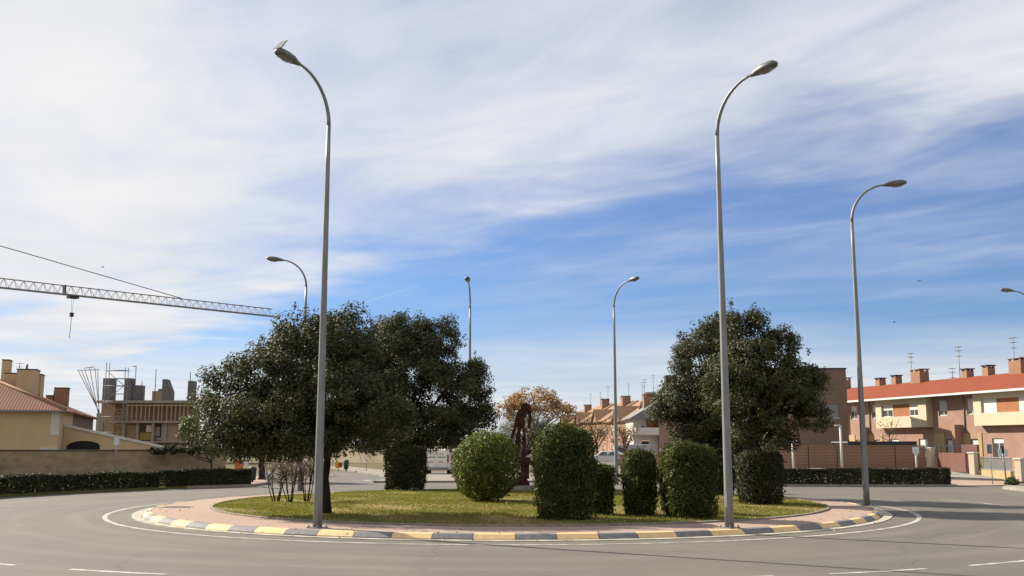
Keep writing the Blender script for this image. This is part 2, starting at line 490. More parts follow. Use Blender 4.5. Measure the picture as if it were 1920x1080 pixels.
MAT['slate'] = pm('slate', (0.30, 0.30, 0.29), (0.22, 0.22, 0.22), 2.0, 0.7)
MAT['wet_concrete'] = pm('rough_concrete', (0.48, 0.41, 0.33), (0.38, 0.33, 0.27), 1.4, 0.95, 0.2, 14, 0.2)
MAT['dark_concrete'] = pm('dark_concrete', (0.23, 0.222, 0.22), (0.18, 0.172, 0.175), 1.5, 0.95)
MAT['raw_wood'] = pm('raw_wood', (0.50, 0.37, 0.22), (0.40, 0.29, 0.175), 2.5, 0.85, stretch=(1, 1, 0.3))
MAT['ochre_board'] = pm('ochre_board', (0.52, 0.33, 0.10), (0.44, 0.28, 0.09), 2.5, 0.8)
MAT['blind'] = pm('roller_blind', (0.74, 0.72, 0.67), (0.68, 0.66, 0.62), 1.0, 0.7, 0.25, 1, 0.2, stretch=(0.01, 0.01, 40))
MAT['grey_blind'] = pm('grey_blind', (0.36, 0.34, 0.32), (0.32, 0.30, 0.28), 1.0, 0.7)
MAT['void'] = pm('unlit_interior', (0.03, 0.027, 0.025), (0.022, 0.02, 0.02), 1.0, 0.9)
MAT['crane_paint'] = pm('crane_paint', (0.36, 0.36, 0.35), (0.28, 0.28, 0.27), 1.0, 0.6)
MAT['cable'] = pm('steel_cable', (0.12, 0.12, 0.12), (0.09, 0.09, 0.09), 3.0, 0.6)
MAT['tyre'] = pm('tyre', (0.022, 0.022, 0.023), (0.03, 0.03, 0.03), 6, 0.85)
MAT['van_white'] = pm('van_white', (0.92, 0.88, 0.80), (0.85, 0.81, 0.74), 1.5, 0.4, spec=0.5)
MAT['car_silver'] = pm('car_silver', (0.55, 0.56, 0.58), (0.5, 0.5, 0.53), 1.5, 0.35, spec=0.5)
MAT['red_lens'] = pm('red_lens', (0.45, 0.03, 0.025), (0.38, 0.025, 0.02), 3, 0.25, spec=0.5)
MAT['orange_mark'] = pm('orange_mark', (0.62, 0.20, 0.07), (0.55, 0.17, 0.06), 3, 0.6)
MAT['yellow_paint'] = pm('yellow_paint', (0.70, 0.42, 0.06), (0.62, 0.36, 0.05), 3, 0.6)
MAT['bin_green'] = pm('bin_green', (0.045, 0.075, 0.06), (0.035, 0.055, 0.05), 3, 0.6)
MAT['blue_paint'] = pm('blue_paint', (0.03, 0.05, 0.16), (0.025, 0.04, 0.12), 3, 0.4)

def glass_mat():
    m, t, p = pbsdf('window_glass')
    tc = nd(t, 'ShaderNodeTexCoord')
    n1 = tnoise(t, tc.outputs['Object'], 0.8, 2, 0.5)
    t.links.new(cmix(t, n1, (0.03, 0.04, 0.04), (0.09, 0.10, 0.10)), p.inputs['Base Color'])
    p.inputs['Roughness'].default_value = 0.06
    p.inputs['Specular IOR Level'].default_value = 0.8
    return m
MAT['glass'] = glass_mat()

def tile_mat(name, a, b_, c, course=0.34, col_w=0.24, ridge_axis=0):
    a, b_, c = kk(a), kk(b_), kk(c)
    """clay roof tiles; object x runs along the eave, y up the slope"""
    m, t, p = pbsdf(name)
    tc = nd(t, 'ShaderNodeTexCoord')
    sx = nd(t, 'ShaderNodeSeparateXYZ'); t.links.new(tc.outputs['Object'], sx.inputs[0])
    u, v = (sx.outputs[0], sx.outputs[1]) if ridge_axis == 0 else (sx.outputs[1], sx.outputs[0])
    su = mth(t, 'SINE', mth(t, 'MULTIPLY', u, 2 * math.pi / col_w))
    fv = mth(t, 'FRACT', mth(t, 'DIVIDE', v, course))
    hgt = mth(t, 'ADD', mth(t, 'MULTIPLY', su, 0.5), mth(t, 'MULTIPLY', fv, 0.8))
    cb = nd(t, 'ShaderNodeCombineXYZ')
    t.links.new(mth(t, 'FLOOR', mth(t, 'DIVIDE', u, col_w)), cb.inputs[0]); t.links.new(mth(t, 'FLOOR', mth(t, 'DIVIDE', v, course)), cb.inputs[1])
    wh = nd(t, 'ShaderNodeTexWhiteNoise', noise_dimensions='2D'); t.links.new(cb.outputs[0], wh.inputs[0])
    col = cmix(t, wh.outputs[0], a, b_)
    n1 = tnoise(t, tc.outputs['Object'], 0.5, 6, 0.6, 0.3)
    col = cmix(t, sstep(t, n1, 0.4, 0.72, 0.0, 0.7), col, c)
    t.links.new(col, p.inputs['Base Color'])
    p.inputs['Roughness'].default_value = 0.9; p.inputs['Specular IOR Level'].default_value = 0.15
    b = nd(t, 'ShaderNodeBump'); b.inputs['Strength'].default_value = 0.6; b.inputs['Distance'].default_value = 0.03
    t.links.new(hgt, b.inputs['Height']); t.links.new(b.outputs[0], p.inputs['Normal'])
    return m
MAT['tile_red'] = tile_mat('tile_red', (0.35, 0.088, 0.042), (0.30, 0.076, 0.037), (0.28, 0.075, 0.042))
MAT['tile_tan'] = tile_mat('tile_tan', (0.46, 0.30, 0.185), (0.38, 0.245, 0.15), (0.30, 0.20, 0.13))
MAT['tile_brown'] = tile_mat('tile_brown', (0.33, 0.155, 0.105), (0.28, 0.13, 0.09), (0.24, 0.125, 0.09))

# ================================================================== the setting
def sheet(name, poly, dz, mat, step=3.0, skirt=0.0, parent=None, flat=None):
    """flat polygon laid over the terrain, dz above it; optional side faces going down by skirt"""
    bm = bmesh.new()
    vs_ = [bm.verts.new((p[0], p[1], 0)) for p in poly]
    f = bm.faces.new(vs_)
    if f.normal.z < 0: f.normal_flip()
    xs = [p[0] for p in poly]; ys = [p[1] for p in poly]
    if step:
        k = math.floor(min(xs) / step) * step + step
        while k < max(xs):
            bmesh.ops.bisect_plane(bm, geom=bm.verts[:] + bm.edges[:] + bm.faces[:], plane_co=(k + .003, 0, 0), plane_no=(1, 0, 0)); k += step
        k = math.floor(min(ys) / step) * step + step
        while k < max(ys):
            bmesh.ops.bisect_plane(bm, geom=bm.verts[:] + bm.edges[:] + bm.faces[:], plane_co=(0, k + .003, 0), plane_no=(0, 1, 0)); k += step
    if skirt:
        be = [e for e in bm.edges if e.is_boundary]
        r = bmesh.ops.extrude_edge_only(bm, edges=be)
        low = {g for g in r['geom'] if isinstance(g, bmesh.types.BMVert)}
    else:
        low = set()
    for v in bm.verts:
        base = gz(v.co.x, v.co.y) if flat is None else flat
        v.co.z = base + dz - (skirt if v in low else 0)
    bmesh.ops.recalc_face_normals(bm, faces=bm.faces)
    up = max(bm.faces, key=lambda q: q.calc_area() * abs(q.normal.z))
    if up.normal.z < 0: bmesh.ops.reverse_faces(bm, faces=bm.faces)
    me = bpy.data.meshes.new(name); bm.to_mesh(me); bm.free()
    me.materials.append(mat)
    o = bpy.data.objects.new(name, me); COL.objects.link(o); o.parent = parent
    return o

CX, CY = 0.0, 39.35
def circ(r, a0=0.0, a1=2 * math.pi, n=96, cx=CX, cy=CY):
    full = abs(a1 - a0 - 2 * math.pi) < 1e-6
    return [(cx + r * math.cos(a0 + (a1 - a0) * i / (n if full else n - 1)), cy + r * math.sin(a0 + (a1 - a0) * i / (n if full else n - 1))) for i in range(n)]

tag(sheet('ground', [(-2500, -400), (2500, -400), (2500, 4500), (-2500, 4500)], -0.05, MAT['earth'], 0), kind='structure')
# the terrain under the right-hand street
tag(sheet('street_ground', [(9.5, 55), (130, 55), (130, 200), (9.5, 200)], -0.012, MAT['earth'], 3.0), kind='structure')
road = tag(sheet('road', [(-70, -30), (90, -30), (90, 140), (-70, 140)], 0.0, MAT['asphalt'], 3.0), kind='structure')

def arc_band(r0, r1, a0, a1, z, n=None, cx=CX, cy=CY):
    n = n or max(2, int(abs(a1 - a0) * r1 / 0.45))
    m = MB()
    vs_, fs_ = [], []
    for i in range(n + 1):
        a = a0 + (a1 - a0) * i / n
        vs_ += [(cx + r0 * math.cos(a), cy + r0 * math.sin(a), z), (cx + r1 * math.cos(a), cy + r1 * math.sin(a), z)]
    for i in range(n):
        fs_.append((2 * i, 2 * i + 1, 2 * i + 3, 2 * i + 2))
    return m.add(vs_, fs_)

arc_band(14.32, 14.47, 0, 2 * math.pi, 0.005, 300).build('edge_line', MAT['road_paint'], road)
# dashed lane line round the outside of the circulating road
for deg in (-69.4, -60.0, -50.6, -41.2, -31.8, -22.4, -110.0, -120.4, -130.8, -141.2, -78.8, -88.2, -99.0):
    a = math.radians(deg)
    arc_band(20.78, 20.92, a - math.radians(3.1), a + math.radians(3.1), 0.005, cx=-0.35).build('lane_dash', MAT['road_paint'], road)
def dash(p0, p1, w=0.14, name='lane_dash', z=0.006):
    a = Vector((p0[0], p0[1], 0)); b = Vector((p1[0], p1[1], 0)); d = (b - a).normalized(); n = Vector((-d.y, d.x, 0)) * w / 2
    pts = [a - n, b - n, b + n, a + n]
    MB().add([(p.x, p.y, gz(p.x, p.y) + z) for p in pts], [(0, 1, 2, 3)]).build(name, MAT['road_paint'], road)
for (x0, y0, x1, y1) in ((1665, 917.5, 1690, 917.5), (1704, 917.5, 1732, 917.5), (1745, 918.5, 1772, 918.8), (1806, 920, 1840, 920.2), (1858, 920.6, 1886, 921),
                         (0, 949, 20, 948.5), (640, 889.5, 660, 889.5), (672, 889.8, 692, 890), (702, 890.2, 718, 890.3), (600, 889.2, 622, 889.3),
                         (706, 900.5, 724, 900.5), (624, 906, 648, 906), (1760, 936, 1800, 939), (1835, 943, 1905, 950)):
    dash(G(x0, y0), G(x1, y1), 0.14)
# turning arrow on the road leading away
c = G(668, 901)
MB().add([(c.x - .9, c.y, .006), (c.x + .5, c.y, .006), (c.x + .5, c.y + .28, .006), (c.x - .9, c.y + .28, .006),
          (c.x + .5, c.y - .6, .006), (c.x + 1.3, c.y + .15, .006), (c.x + .5, c.y + .95, .006)],
         [(0, 1, 2, 3), (4, 5, 6)]).build('direction_arrow', MAT['road_paint'], road)

# ------------------------------------------------------------------ traffic island
island = tag(sheet('island_pavement', circ(12.95, n=128), 0.15, MAT['pink_paving'], 0, 0.15, flat=0.0), kind='structure')
LCX, LCY, LR = 0.28, 40.0, 11.38
def lawn_z(x, y):
    q = ((x - LCX) ** 2 + (y - LCY) ** 2) / LR ** 2
    return 0.165 + 0.07 * max(0, 1 - q)
def make_lawn():
    m = MB(); vs_ = [(LCX, LCY, lawn_z(LCX, LCY))]; fs_ = []
    N, K = 96, 10
    for j in range(1, K + 1):
        for i in range(N):
            a = 2 * math.pi * i / N; r = LR * j / K
            x = LCX + r * math.cos(a); y = LCY + r * math.sin(a)
            vs_.append((x, y, lawn_z(x, y)))
    for i in range(N): fs_.append((0, 1 + i, 1 + (i + 1) % N))
    for j in range(K - 1):
        for i in range(N):
            a = 1 + j * N + i; b = 1 + j * N + (i + 1) % N
            fs_.append((a, a + N, b + N, b))
    return m.add(vs_, fs_, True).build('lawn', MAT['lawn'])
lawn = tag(make_lawn(), kind='structure')

def ring_stone(r_out, prof, dth, gap=0.006, seg=3):
    """one stone of a ring, centred on angle 0; prof is a list of (radius, z)"""
    m = MB(); vs_, fs_ = [], []
    n = len(prof); a0 = -dth / 2 + gap / r_out; a1 = dth / 2 - gap / r_out
    for i in range(seg + 1):
        a = a0 + (a1 - a0) * i / seg
        for r, z in prof: vs_.append((r * math.cos(a), r * math.sin(a), z))
    for i in range(seg):
        for k in range(n):
            fs_.append((i * n + k, i * n + (k + 1) % n, (i + 1) * n + (k + 1) % n, (i + 1) * n + k))
    fs_.append(tuple(range(n))); fs_.append(tuple(seg * n + k for k in reversed(range(n))))
    return m.add(vs_, fs_)

NK = 78
DT = 2 * math.pi / NK
kerb = tag(thing('kerb', (CX, CY, 0), None, None), kind='structure')
kp = [(13.23, 0.0), (13.22, 0.040), (13.10, 0.142), (12.96, 0.158), (12.96, 0.0)]
k_y = ring_stone(13.2, kp, DT).mesh('kerb_stone', MAT['kerb_yellow'])
k_d = ring_stone(13.2, kp, DT).mesh('kerb_stone', MAT['kerb_dark'])
gut = tag(thing('gutter', (CX, CY, 0), None, None), kind='structure')
g_m = ring_stone(13.4, [(13.56, 0.0), (13.56, 0.022), (13.24, 0.014), (13.24, 0.0)], DT, 0.008).mesh('gutter_slab', MAT['gutter'])
PH = -math.pi / 2 - 0.45 / 13.2
for k in range(NK):
    o = inst('kerb_stone', k_y if k % 2 == 0 else k_d, kerb, rz=PH + k * DT)
    o.location.z = random.uniform(-0.006, 0.006)
    inst('gutter_slab', g_m, gut, rz=PH + (k + 0.37) * DT)
NE = 70
edge = tag(thing('lawn_edging', (LCX, LCY, 0), None, None), kind='structure')
e_m = ring_stone(LR, [(LR + 0.10, 0.14), (LR + 0.10, 0.195), (LR, 0.205), (LR, 0.14)], 2 * math.pi / NE, 0.006, 2).mesh('edging_stone', MAT['edging'])
for k in range(NE):
    o = inst('edging_stone', e_m, edge, rz=k * 2 * math.pi / NE); o.location.z = random.uniform(-0.008, 0.008)
p = G(331, 951, 0.15)
mh = thing('manhole_cover', (p.x, p.y, 0.152), 'dark rectangular hatch cover set in the pink paving left of the lawn', 'manhole')
MB().b(-0.45, 0.45, -0.28, 0.28, 0, 0.012).build('plate', MAT['dark_metal'], mh)
MB().b(-0.52, 0.52, -0.35, -0.29, 0, 0.010).b(-0.52, 0.52, 0.29, 0.35, 0, 0.010).b(-0.52, -0.46, -0.29, 0.29, 0, 0.010).b(0.46, 0.52, -0.29, 0.29, 0, 0.010).build('frame', MAT['concrete'], mh)

# ------------------------------------------------------------------ outer pavements
def pave(name, poly, mat, h=0.12):
    return tag(sheet(name, poly, h, mat, 3.0, h + 0.02), kind='structure')
RO = 24.1
a_l0, a_l1 = math.radians(200), math.radians(128)
left_arc = [(CX + RO * math.cos(a), CY + RO * math.sin(a)) for a in np.linspace(math.radians(196), math.radians(128), 24)]
def up(poly, d=1.5): return [(p[0], p[1] + d) for p in poly]
pave('verge', [(-65, 31)] + left_arc[:-3] + up([(-17.6, 60.5), (-27.5, 90), (-65, 90)]), MAT['verge'])
pave('pavement', left_arc[-4:] + up([(-14.4, 60.2), (-15.4, 63.0), (-24.5, 92), (-26.5, 92), (-17.0, 61.0)]), MAT['pink_paving'], 0.135)
pave('pavement', up([(-8.6, 62.5), (-8.2, 68), (-10.2, 77), (-19, 102.5), (-16.8, 103.5), (-7.2, 78.5), (2.0, 78.5), (3.4, 63.2), (-2, 62.8)]), MAT['pale_paving'])
right_arc = [(CX + RO * math.cos(a), CY + RO * math.sin(a)) for a in np.linspace(math.radians(70), math.radians(53), 8)]
pave('pavement', right_arc + [(17.4, 58.3), (25.2, 58.4), (25.4, 63.0), (20, 65.5), (9.5, 67.5)], MAT['concrete'])
pave('pavement', [(26.0, 67.0), (34, 61.5), (41, 53), (60, 46), (60, 120), (18, 120), (9, 100), (9, 73.5), (20, 72.5)], MAT['concrete'], 0.14)
pave('crossing_pavement', [(25.4, 58.6), (28.8, 59.4), (31.0, 63.4), (26.2, 64.6)], MAT['pink_paving'], 0.05)
pave('kerb_strip', [tuple(G(1880, 917))[:2], tuple(G(1925, 922))[:2], tuple(G(1990, 925))[:2], tuple(G(1990, 919))[:2], tuple(G(1925, 917))[:2], tuple(G(1890, 914))[:2]], MAT['concrete'], 0.14)
tag(sheet('green_strip', [(7.2, 68), (12, 68), (15, 85), (9.5, 91)], 0.16, MAT['verge'], 3.0), kind='structure')

# ================================================================== street lamps
def lamp_parts(root, H=12.05, reach=1.35, tilt=0.10, open_lid=False):
    zb = H - 1.45
    plate = MB().box((0, 0, 0.012), (0.42, 0.42, 0.024))
    bp = plate.build('base_plate', MAT['galvanised'], root)
    for sx_ in (-1, 1):
        for sy_ in (-1, 1):
            MB().lathe([(0.022, 0), (0.022, 0.05), (0.012, 0.06)], (sx_ * 0.165, sy_ * 0.165, 0.024), 6).build('bolt', MAT['galvanised'], bp)
    zs = [0.024] + [zb * i / 10 for i in range(1, 11)]
    MB().tube([(0, 0, z) for z in zs], [0.125 - 0.066 * z / zb for z in zs], 16).build('pole', MAT['galvanised'], root)
    MB().b(-0.05, 0.05, -0.131, -0.108, 0.55, 0.95).build('service_door', MAT['galvanised'], root)
    arc = []
    for i in range(13):
        t = i / 12 * math.pi / 2 * 0.955
        arc.append((reach * 1.04 * (1 - math.cos(t)), 0, zb + (H - zb) * math.sin(t)))
    arc[0] = (0, 0, zb - 0.02)
    MB().tube(arc, [0.058 - 0.022 * i / 12 for i in range(13)], 10).build('arm', MAT['galvanised'], root)
    e = Vector(arc[-1])
    # lantern: a shallow elongated shell, tail at the arm
    L = 0.86
    def sect(x, w, top, bot):
        return [(x, -w, -bot * 0.35), (x, -w * 0.92, top * 0.55), (x, -w * 0.5, top), (x, w * 0.5, top), (x, w * 0.92, top * 0.55), (x, w, -bot * 0.35), (x, w * 0.75, -bot), (x, -w * 0.75, -bot)]
    secs = [sect(-0.06, 0.045, 0.045, 0.045), sect(0.08, 0.075, 0.075, 0.06), sect(0.22, 0.135, 0.115, 0.075), sect(0.45, 0.165, 0.135, 0.085), sect(0.68, 0.155, 0.125, 0.08), sect(0.80, 0.12, 0.09, 0.06), sect(L, 0.06, 0.045, 0.03)]
    m = MB(); vs_ = [p for s in secs for p in s]; fs_ = []
    for i in range(len(secs) - 1):
        for k in range(8): fs_.append((i * 8 + k, i * 8 + (k + 1) % 8, (i + 1) * 8 + (k + 1) % 8, (i + 1) * 8 + k))
    fs_ += [tuple(reversed(range(8))), tuple(range((len(secs) - 1) * 8, len(secs) * 8))]
    m.add(vs_, fs_, True)
    head = m.build('lantern', MAT['lamp_grey'], root)
    head.location = e; head.rotation_euler = (0, -tilt, 0)
    g = MB(); gs = [(0.26, 0.10, -0.088), (0.36, 0.118, -0.125), (0.52, 0.118, -0.135), (0.66, 0.10, -0.115), (0.74, 0.07, -0.084)]
    vs_ = [];
    for x, w, z in gs: vs_ += [(x, -w, -0.078), (x, -w * 0.6, z), (x, w * 0.6, z), (x, w, -0.078)]
    fs_ = [(i * 4 + k, i * 4 + k + 1, (i + 1) * 4 + k + 1, (i + 1) * 4 + k) for i in range(4) for k in range(3)] + [(0, 1, 2, 3), (19, 18, 17, 16)]
    g.add(vs_, fs_, True).build('lens', MAT['lamp_glass'], head)
    if open_lid:
        mm = Matrix.Rotation(math.radians(58), 3, 'Y')
        pts = [(-0.36, -0.13, 0), (0.0, -0.15, 0), (0.0, 0.15, 0), (-0.36, 0.13, 0)]
        vs_ = [mm @ Vector(p) + Vector((0.80, 0, 0.07)) for p in pts] + [mm @ Vector((p[0], p[1], 0.03)) + Vector((0.80, 0, 0.07)) for p in pts]
        vs_ = [Vector((0.80 + (v.x - 0.80), v.y, v.z)) for v in vs_]
        lid = MB().add(vs_, [(0, 3, 2, 1), (4, 5, 6, 7), (0, 1, 5, 4), (1, 2, 6, 5), (2, 3, 7, 6), (3, 0, 4, 7)]).build('lantern_lid', MAT['lamp_grey'], head)
        lid['label'] = 'lid of the lantern standing open'

LAMPS = [  # base pixel, base height, depth (None = from base), facing (degrees, world), label
    ((595, 990), 0.15, None, None, 'grey street lamp in front of the dark oaks, its lantern lid standing open'),
    ((1368, 990), 0.15, None, None, 'tall grey street lamp standing in front of the oak tree on the right'),
    ((1625, 948), 0.15, None, None, 'grey street lamp at the right edge of the paved island, before the red roof'),
    ((565, None), 0.0, 53.0, 180, 'grey street lamp rising behind the oaks, its arm pointing left'),
    ((880, None), 0.0, 61.5, 267, 'thin grey street lamp beyond the oaks with its lantern seen end on'),
    ((1155, None), 0.0, 61.0, -52, 'slender grey street lamp before the tan roofed houses'),
    ((1960, None), 0.3, 66.0, 180, 'street lamp whose arm reaches into the picture above the red roof'),
]
lamp_roots = []
for i, (bp, z0, Y, face, lab) in enumerate(LAMPS):
    if Y is None:
        p = G(bp[0], bp[1], z0)
        a = math.atan2(p.y - CY, p.x - CX)
    else:
        p = P(bp[0], HORIZON, Y); p.z = z0; a = math.radians(face)
    if i == 1: a = math.radians(-52)
    if i == 2: a = math.radians(-2)
    if i == 0: a = math.radians(-122)
    r = thing('street_lamp', (p.x, p.y, z0), lab, 'street lamp', a, 'street lamps round the roundabout')
    lamp_parts(r, H=(12.72, 12.42, 12.12, 12.05, 12.05, 12.05, 12.05)[i], open_lid=(i == 0))
    lamp_roots.append(r)

# ================================================================== leaves
def leaf_mesh(name, c, n, L, W, mat, parent=None, rng=RNG, curl=0.25):
    N = len(c)
    n = n / (np.linalg.norm(n, axis=1, keepdims=True) + 1e-9)
    r = rng.normal(size=(N, 3))
    t = r - n * (r * n).sum(1, keepdims=True); t /= (np.linalg.norm(t, axis=1, keepdims=True) + 1e-9)
    b = np.cross(n, t)
    L = (np.asarray(L) * rng.uniform(0.65, 1.35, N))[:, None]; W = (np.asarray(W) * rng.uniform(0.7, 1.3, N))[:, None]
    v = np.empty((N, 4, 3), dtype=np.float32)
    v[:, 0] = c - t * L * 0.5
    v[:, 1] = c + b * W * 0.5 + n * W * curl
    v[:, 2] = c + t * L * 0.5
    v[:, 3] = c - b * W * 0.5 + n * W * curl
    me = bpy.data.meshes.new(name)
    me.vertices.add(N * 4); me.vertices.foreach_set('co', v.reshape(-1))
    me.loops.add(N * 4); me.loops.foreach_set('vertex_index', np.arange(N * 4, dtype=np.int32))
    me.polygons.add(N); me.polygons.foreach_set('loop_start', np.arange(0, N * 4, 4, dtype=np.int32))
    try: me.polygons.foreach_set('loop_total', np.full(N, 4, dtype=np.int32))
    except Exception: pass
    me.update(calc_edges=True); me.validate()
    me.materials.append(mat)
    o = bpy.data.objects.new(name, me); COL.objects.link(o); o.parent = parent
    return o

def usphere(n, rng=RNG):
    d = rng.normal(size=(n, 3)); return d / np.linalg.norm(d, axis=1, keepdims=True)

def crown_points(lobes, n_clump, per, rc=(0.28, 0.62), rng=RNG, shell=(0.62, 1.05), sprig=0.12, flat=0.8, keep_above=None):
    lob = np.array(lobes, dtype=float)
    w = (lob[:, 3] * lob[:, 4] + lob[:, 4] * lob[:, 5] + lob[:, 3] * lob[:, 5]); w /= w.sum()
    li = rng.choice(len(lob), n_clump, p=w)
    d = usphere(n_clump, rng)
    d[:, 2] = np.where(d[:, 2] < -0.55, -d[:, 2] * 0.6, d[:, 2]); d /= np.linalg.norm(d, axis=1, keepdims=True)
    rad = rng.uniform(shell[0], shell[1], n_clump)
    ctr = lob[li, :3] + d * lob[li, 3:6] * rad[:, None]
    R = rng.uniform(rc[0], rc[1], n_clump)
    sp = rng.random(n_clump) < sprig
    R[sp] *= 0.36
    ctr[sp] += d[sp] * rng.uniform(0.1, 0.42, sp.sum())[:, None] + np.array([0, 0, 0.14])
    gap = rng.random(n_clump)
    cnt = np.maximum(12, (per * (R / np.mean(rc)) ** 2 * np.where(gap < 0.25, 0.6, 1.15)).astype(int))
    idx = np.repeat(np.arange(n_clump), cnt)
    N = len(idx)
    ld = usphere(N, rng)
    rr = rng.random(N) ** 0.45
    off = ld * (rr * R[idx])[:, None]; off[:, 2] *= flat
    up = np.where(sp[idx], 2.3, 1.0); off[:, 2] *= up
    c = ctr[idx] + off
    nrm = ld * 0.7 + d[idx] * 0.5 + np.array([0, 0, 0.25]) + rng.normal(size=(N, 3)) * 0.55
    if keep_above is not None:
        k = c[:, 2] > keep_above(c) if callable(keep_above) else c[:, 2] > keep_above
        c = c[k]; nrm = nrm[k]
    return c, nrm

def trunk_limbs(base, top_z, r0, lobes, rng, lean=(0, 0), n_limb=9, mat='bark', parent=None, name='trunk', twigs=3):
    m = MB()
    b = Vector(base)
    k = 6
    pts = [b + Vector((lean[0] * i / k + rng.normal() * 0.03, lean[1] * i / k + rng.normal() * 0.03, (top_z) * i / k)) for i in range(k + 1)]
    pts[0] = b.copy(); pts[0].z -= 0.05
    rad = [r0 * (1.35 if i == 0 else 1.0 - 0.35 * i / k) for i in range(k + 1)]
    m.tube(pts, rad, 10)
    top = pts[-1]
    for i in range(n_limb):
        l = lobes[i % len(lobes)]
        d = rng.normal(size=3); d /= np.linalg.norm(d)
        tgt = Vector((l[0] + d[0] * l[3] * 0.7, l[1] + d[1] * l[4] * 0.7, l[2] + abs(d[2]) * l[5] * 0.6))
        st = pts[rng.integers(5, k + 1)]
        mid = st.lerp(tgt, 0.5) + Vector((0, 0, 0.25)) + Vector(rng.normal(size=3) * 0.15)
        q = [st, st.lerp(mid, 0.5) + Vector(rng.normal(size=3) * 0.06), mid, mid.lerp(tgt, 0.5) + Vector(rng.normal(size=3) * 0.08), tgt]
        m.tube(q, [r0 * 0.5, r0 * 0.42, r0 * 0.3, r0 * 0.18, r0 * 0.06], 6, cap=False)
        for _ in range(twigs):
            s = q[2].lerp(q[4], rng.random()); e = s + Vector(rng.normal(size=3) * 0.7)
            m.tube([s, s.lerp(e, 0.5) + Vector(rng.normal(size=3) * 0.06), e], [r0 * 0.12, r0 * 0.08, r0 * 0.03], 4, cap=False)
    return m.build(name, MAT[mat], parent)

def px_lobes(Y, items, base):
    """items: (px, py, depth offset, rx px, ry px, depth radius or None) -> lobes relative to base"""
    out = []
    for (px, py, dy, rx, ry, rd) in items:
        c = P(px, py, Y + dy); s = (Y + dy) / F_PX
        out.append((c.x - base[0], c.y - base[1], c.z - base[2], rx * s, (rd if rd else rx * s * 0.95), ry * s))
    return out

def oak(base, items, Y, label, r0, n_clump, per, mat='oak', top=1.9, leaf=(0.105, 0.055), group='evergreen oaks on the island', rc=(0.28, 0.62), seed=1, name='oak_tree', sprig=0.14, cat='tree', limbs=12, bark='bark', low=None, twigs=3):
    rng = np.random.default_rng(seed)
    t = thing(name, base, label, cat, 0, group)
    lobes = px_lobes(Y, items, base)
    trunk_limbs((0, 0, 0), top, r0, lobes, rng, n_limb=limbs, parent=t, mat=bark, twigs=twigs)
    c, n = crown_points(lobes, n_clump, per, rc, rng, sprig=sprig, keep_above=low)
    leaf_mesh('crown', c, n, leaf[0], leaf[1], MAT[mat], t, rng)
    return t

# ================================================================== planting on the island
def lz(p): return Vector((p.x, p.y, lawn_z(p.x, p.y)))
bA = lz(G(611, 962, 0.2))
oak(bA, [(590, 690, 0, 110, 92, None), (520, 740, -0.6, 110, 92, None), (455, 790, 0.2, 82, 72, None), (415, 755, 0.6, 48, 58, None), (640, 760, -0.8, 120, 88, None), (560, 800, 0.4, 120, 52, None),
         (690, 800, 0.5, 80, 54, None), (470, 825, -0.4, 70, 36, None), (560, 832, -0.6, 80, 32, None), (660, 830, -0.4, 80, 30, None), (410, 815, 0.3, 40, 42, None), (425, 842, 0, 46, 24, None), (500, 848, -0.3, 70, 22, None), (580, 848, -0.5, 60, 18, None), (640, 640, 0.3, 75, 55, None), (560, 650, 0.4, 62, 45, None)], bA.y,
    'dark evergreen oak with a low spreading crown, leftmost tree on the lawn', 0.15, 800, 165, seed=3, rc=(0.18, 0.6), sprig=0.3, top=2.2, low=1.6)
bB = lz(G(760, 914, 0.2))
oak(bB, [(760, 690, 0, 100, 92, None), (820, 750, -0.4, 98, 88, None), (700, 720, 0.4, 95, 92, None), (700, 790, 0, 90, 55, None), (870, 770, 0.4, 52, 66, None), (800, 805, 0.2, 100, 42, None), (890, 700, 0.8, 28, 30, None), (880, 800, 0.6, 46, 48, None), (840, 825, 0, 60, 32, None), (720, 828, -0.2, 80, 30, None), (830, 640, 0.5, 36, 40, None), (750, 640, 0.2, 62, 44, None)], bB.y,
    'dense rounded evergreen oak behind, its trunk wrapped in clipped ivy, left of the ball bush', 0.20, 760, 165, seed=5, leaf=(0.13, 0.07), rc=(0.22, 0.7), sprig=0.28, top=2.5, low=1.75)
bC = lz(G(1352, 926, 0.2))
oak(bC, [(1325, 690, 0, 62, 72, None), (1310, 770, 0, 78, 66, None), (1375, 760, 0.3, 80, 84, None), (1345, 630, 0.2, 28, 36, None), (1265, 765, 0.2, 30, 36, None), (1330, 815, 0.3, 66, 42, None), (1300, 835, 0, 40, 26, None), (1380, 840, 0, 50, 30, None)], bC.y,
    'evergreen oak behind the square clipped bush, left half of the right-hand pair', 0.2, 500, 165, seed=8, leaf=(0.12, 0.065), rc=(0.2, 0.62), sprig=0.28, top=2.6, low=1.75)
bD = lz(G(1426, 943, 0.2))
oak(bD, [(1395, 655, 0.2, 44, 76, None), (1425, 710, -0.3, 78, 78, None), (1390, 740, -0.4, 70, 80, None), (1460, 770, 0, 80, 60, None), (1500, 725, 0.4, 42, 42, None), (1430, 820, -0.2, 66, 38, None), (1530, 722, 0.4, 26, 26, None), (1462, 655, 0.2, 30, 40, None), (1520, 780, 0.3, 30, 26, None)], bD.y,
    'tall evergreen oak with long side branches, rightmost tree on the island', 0.2, 470, 150, seed=12, leaf=(0.105, 0.058), rc=(0.17, 0.52), sprig=0.3, top=2.4, mat='oak_young', low=1.9)

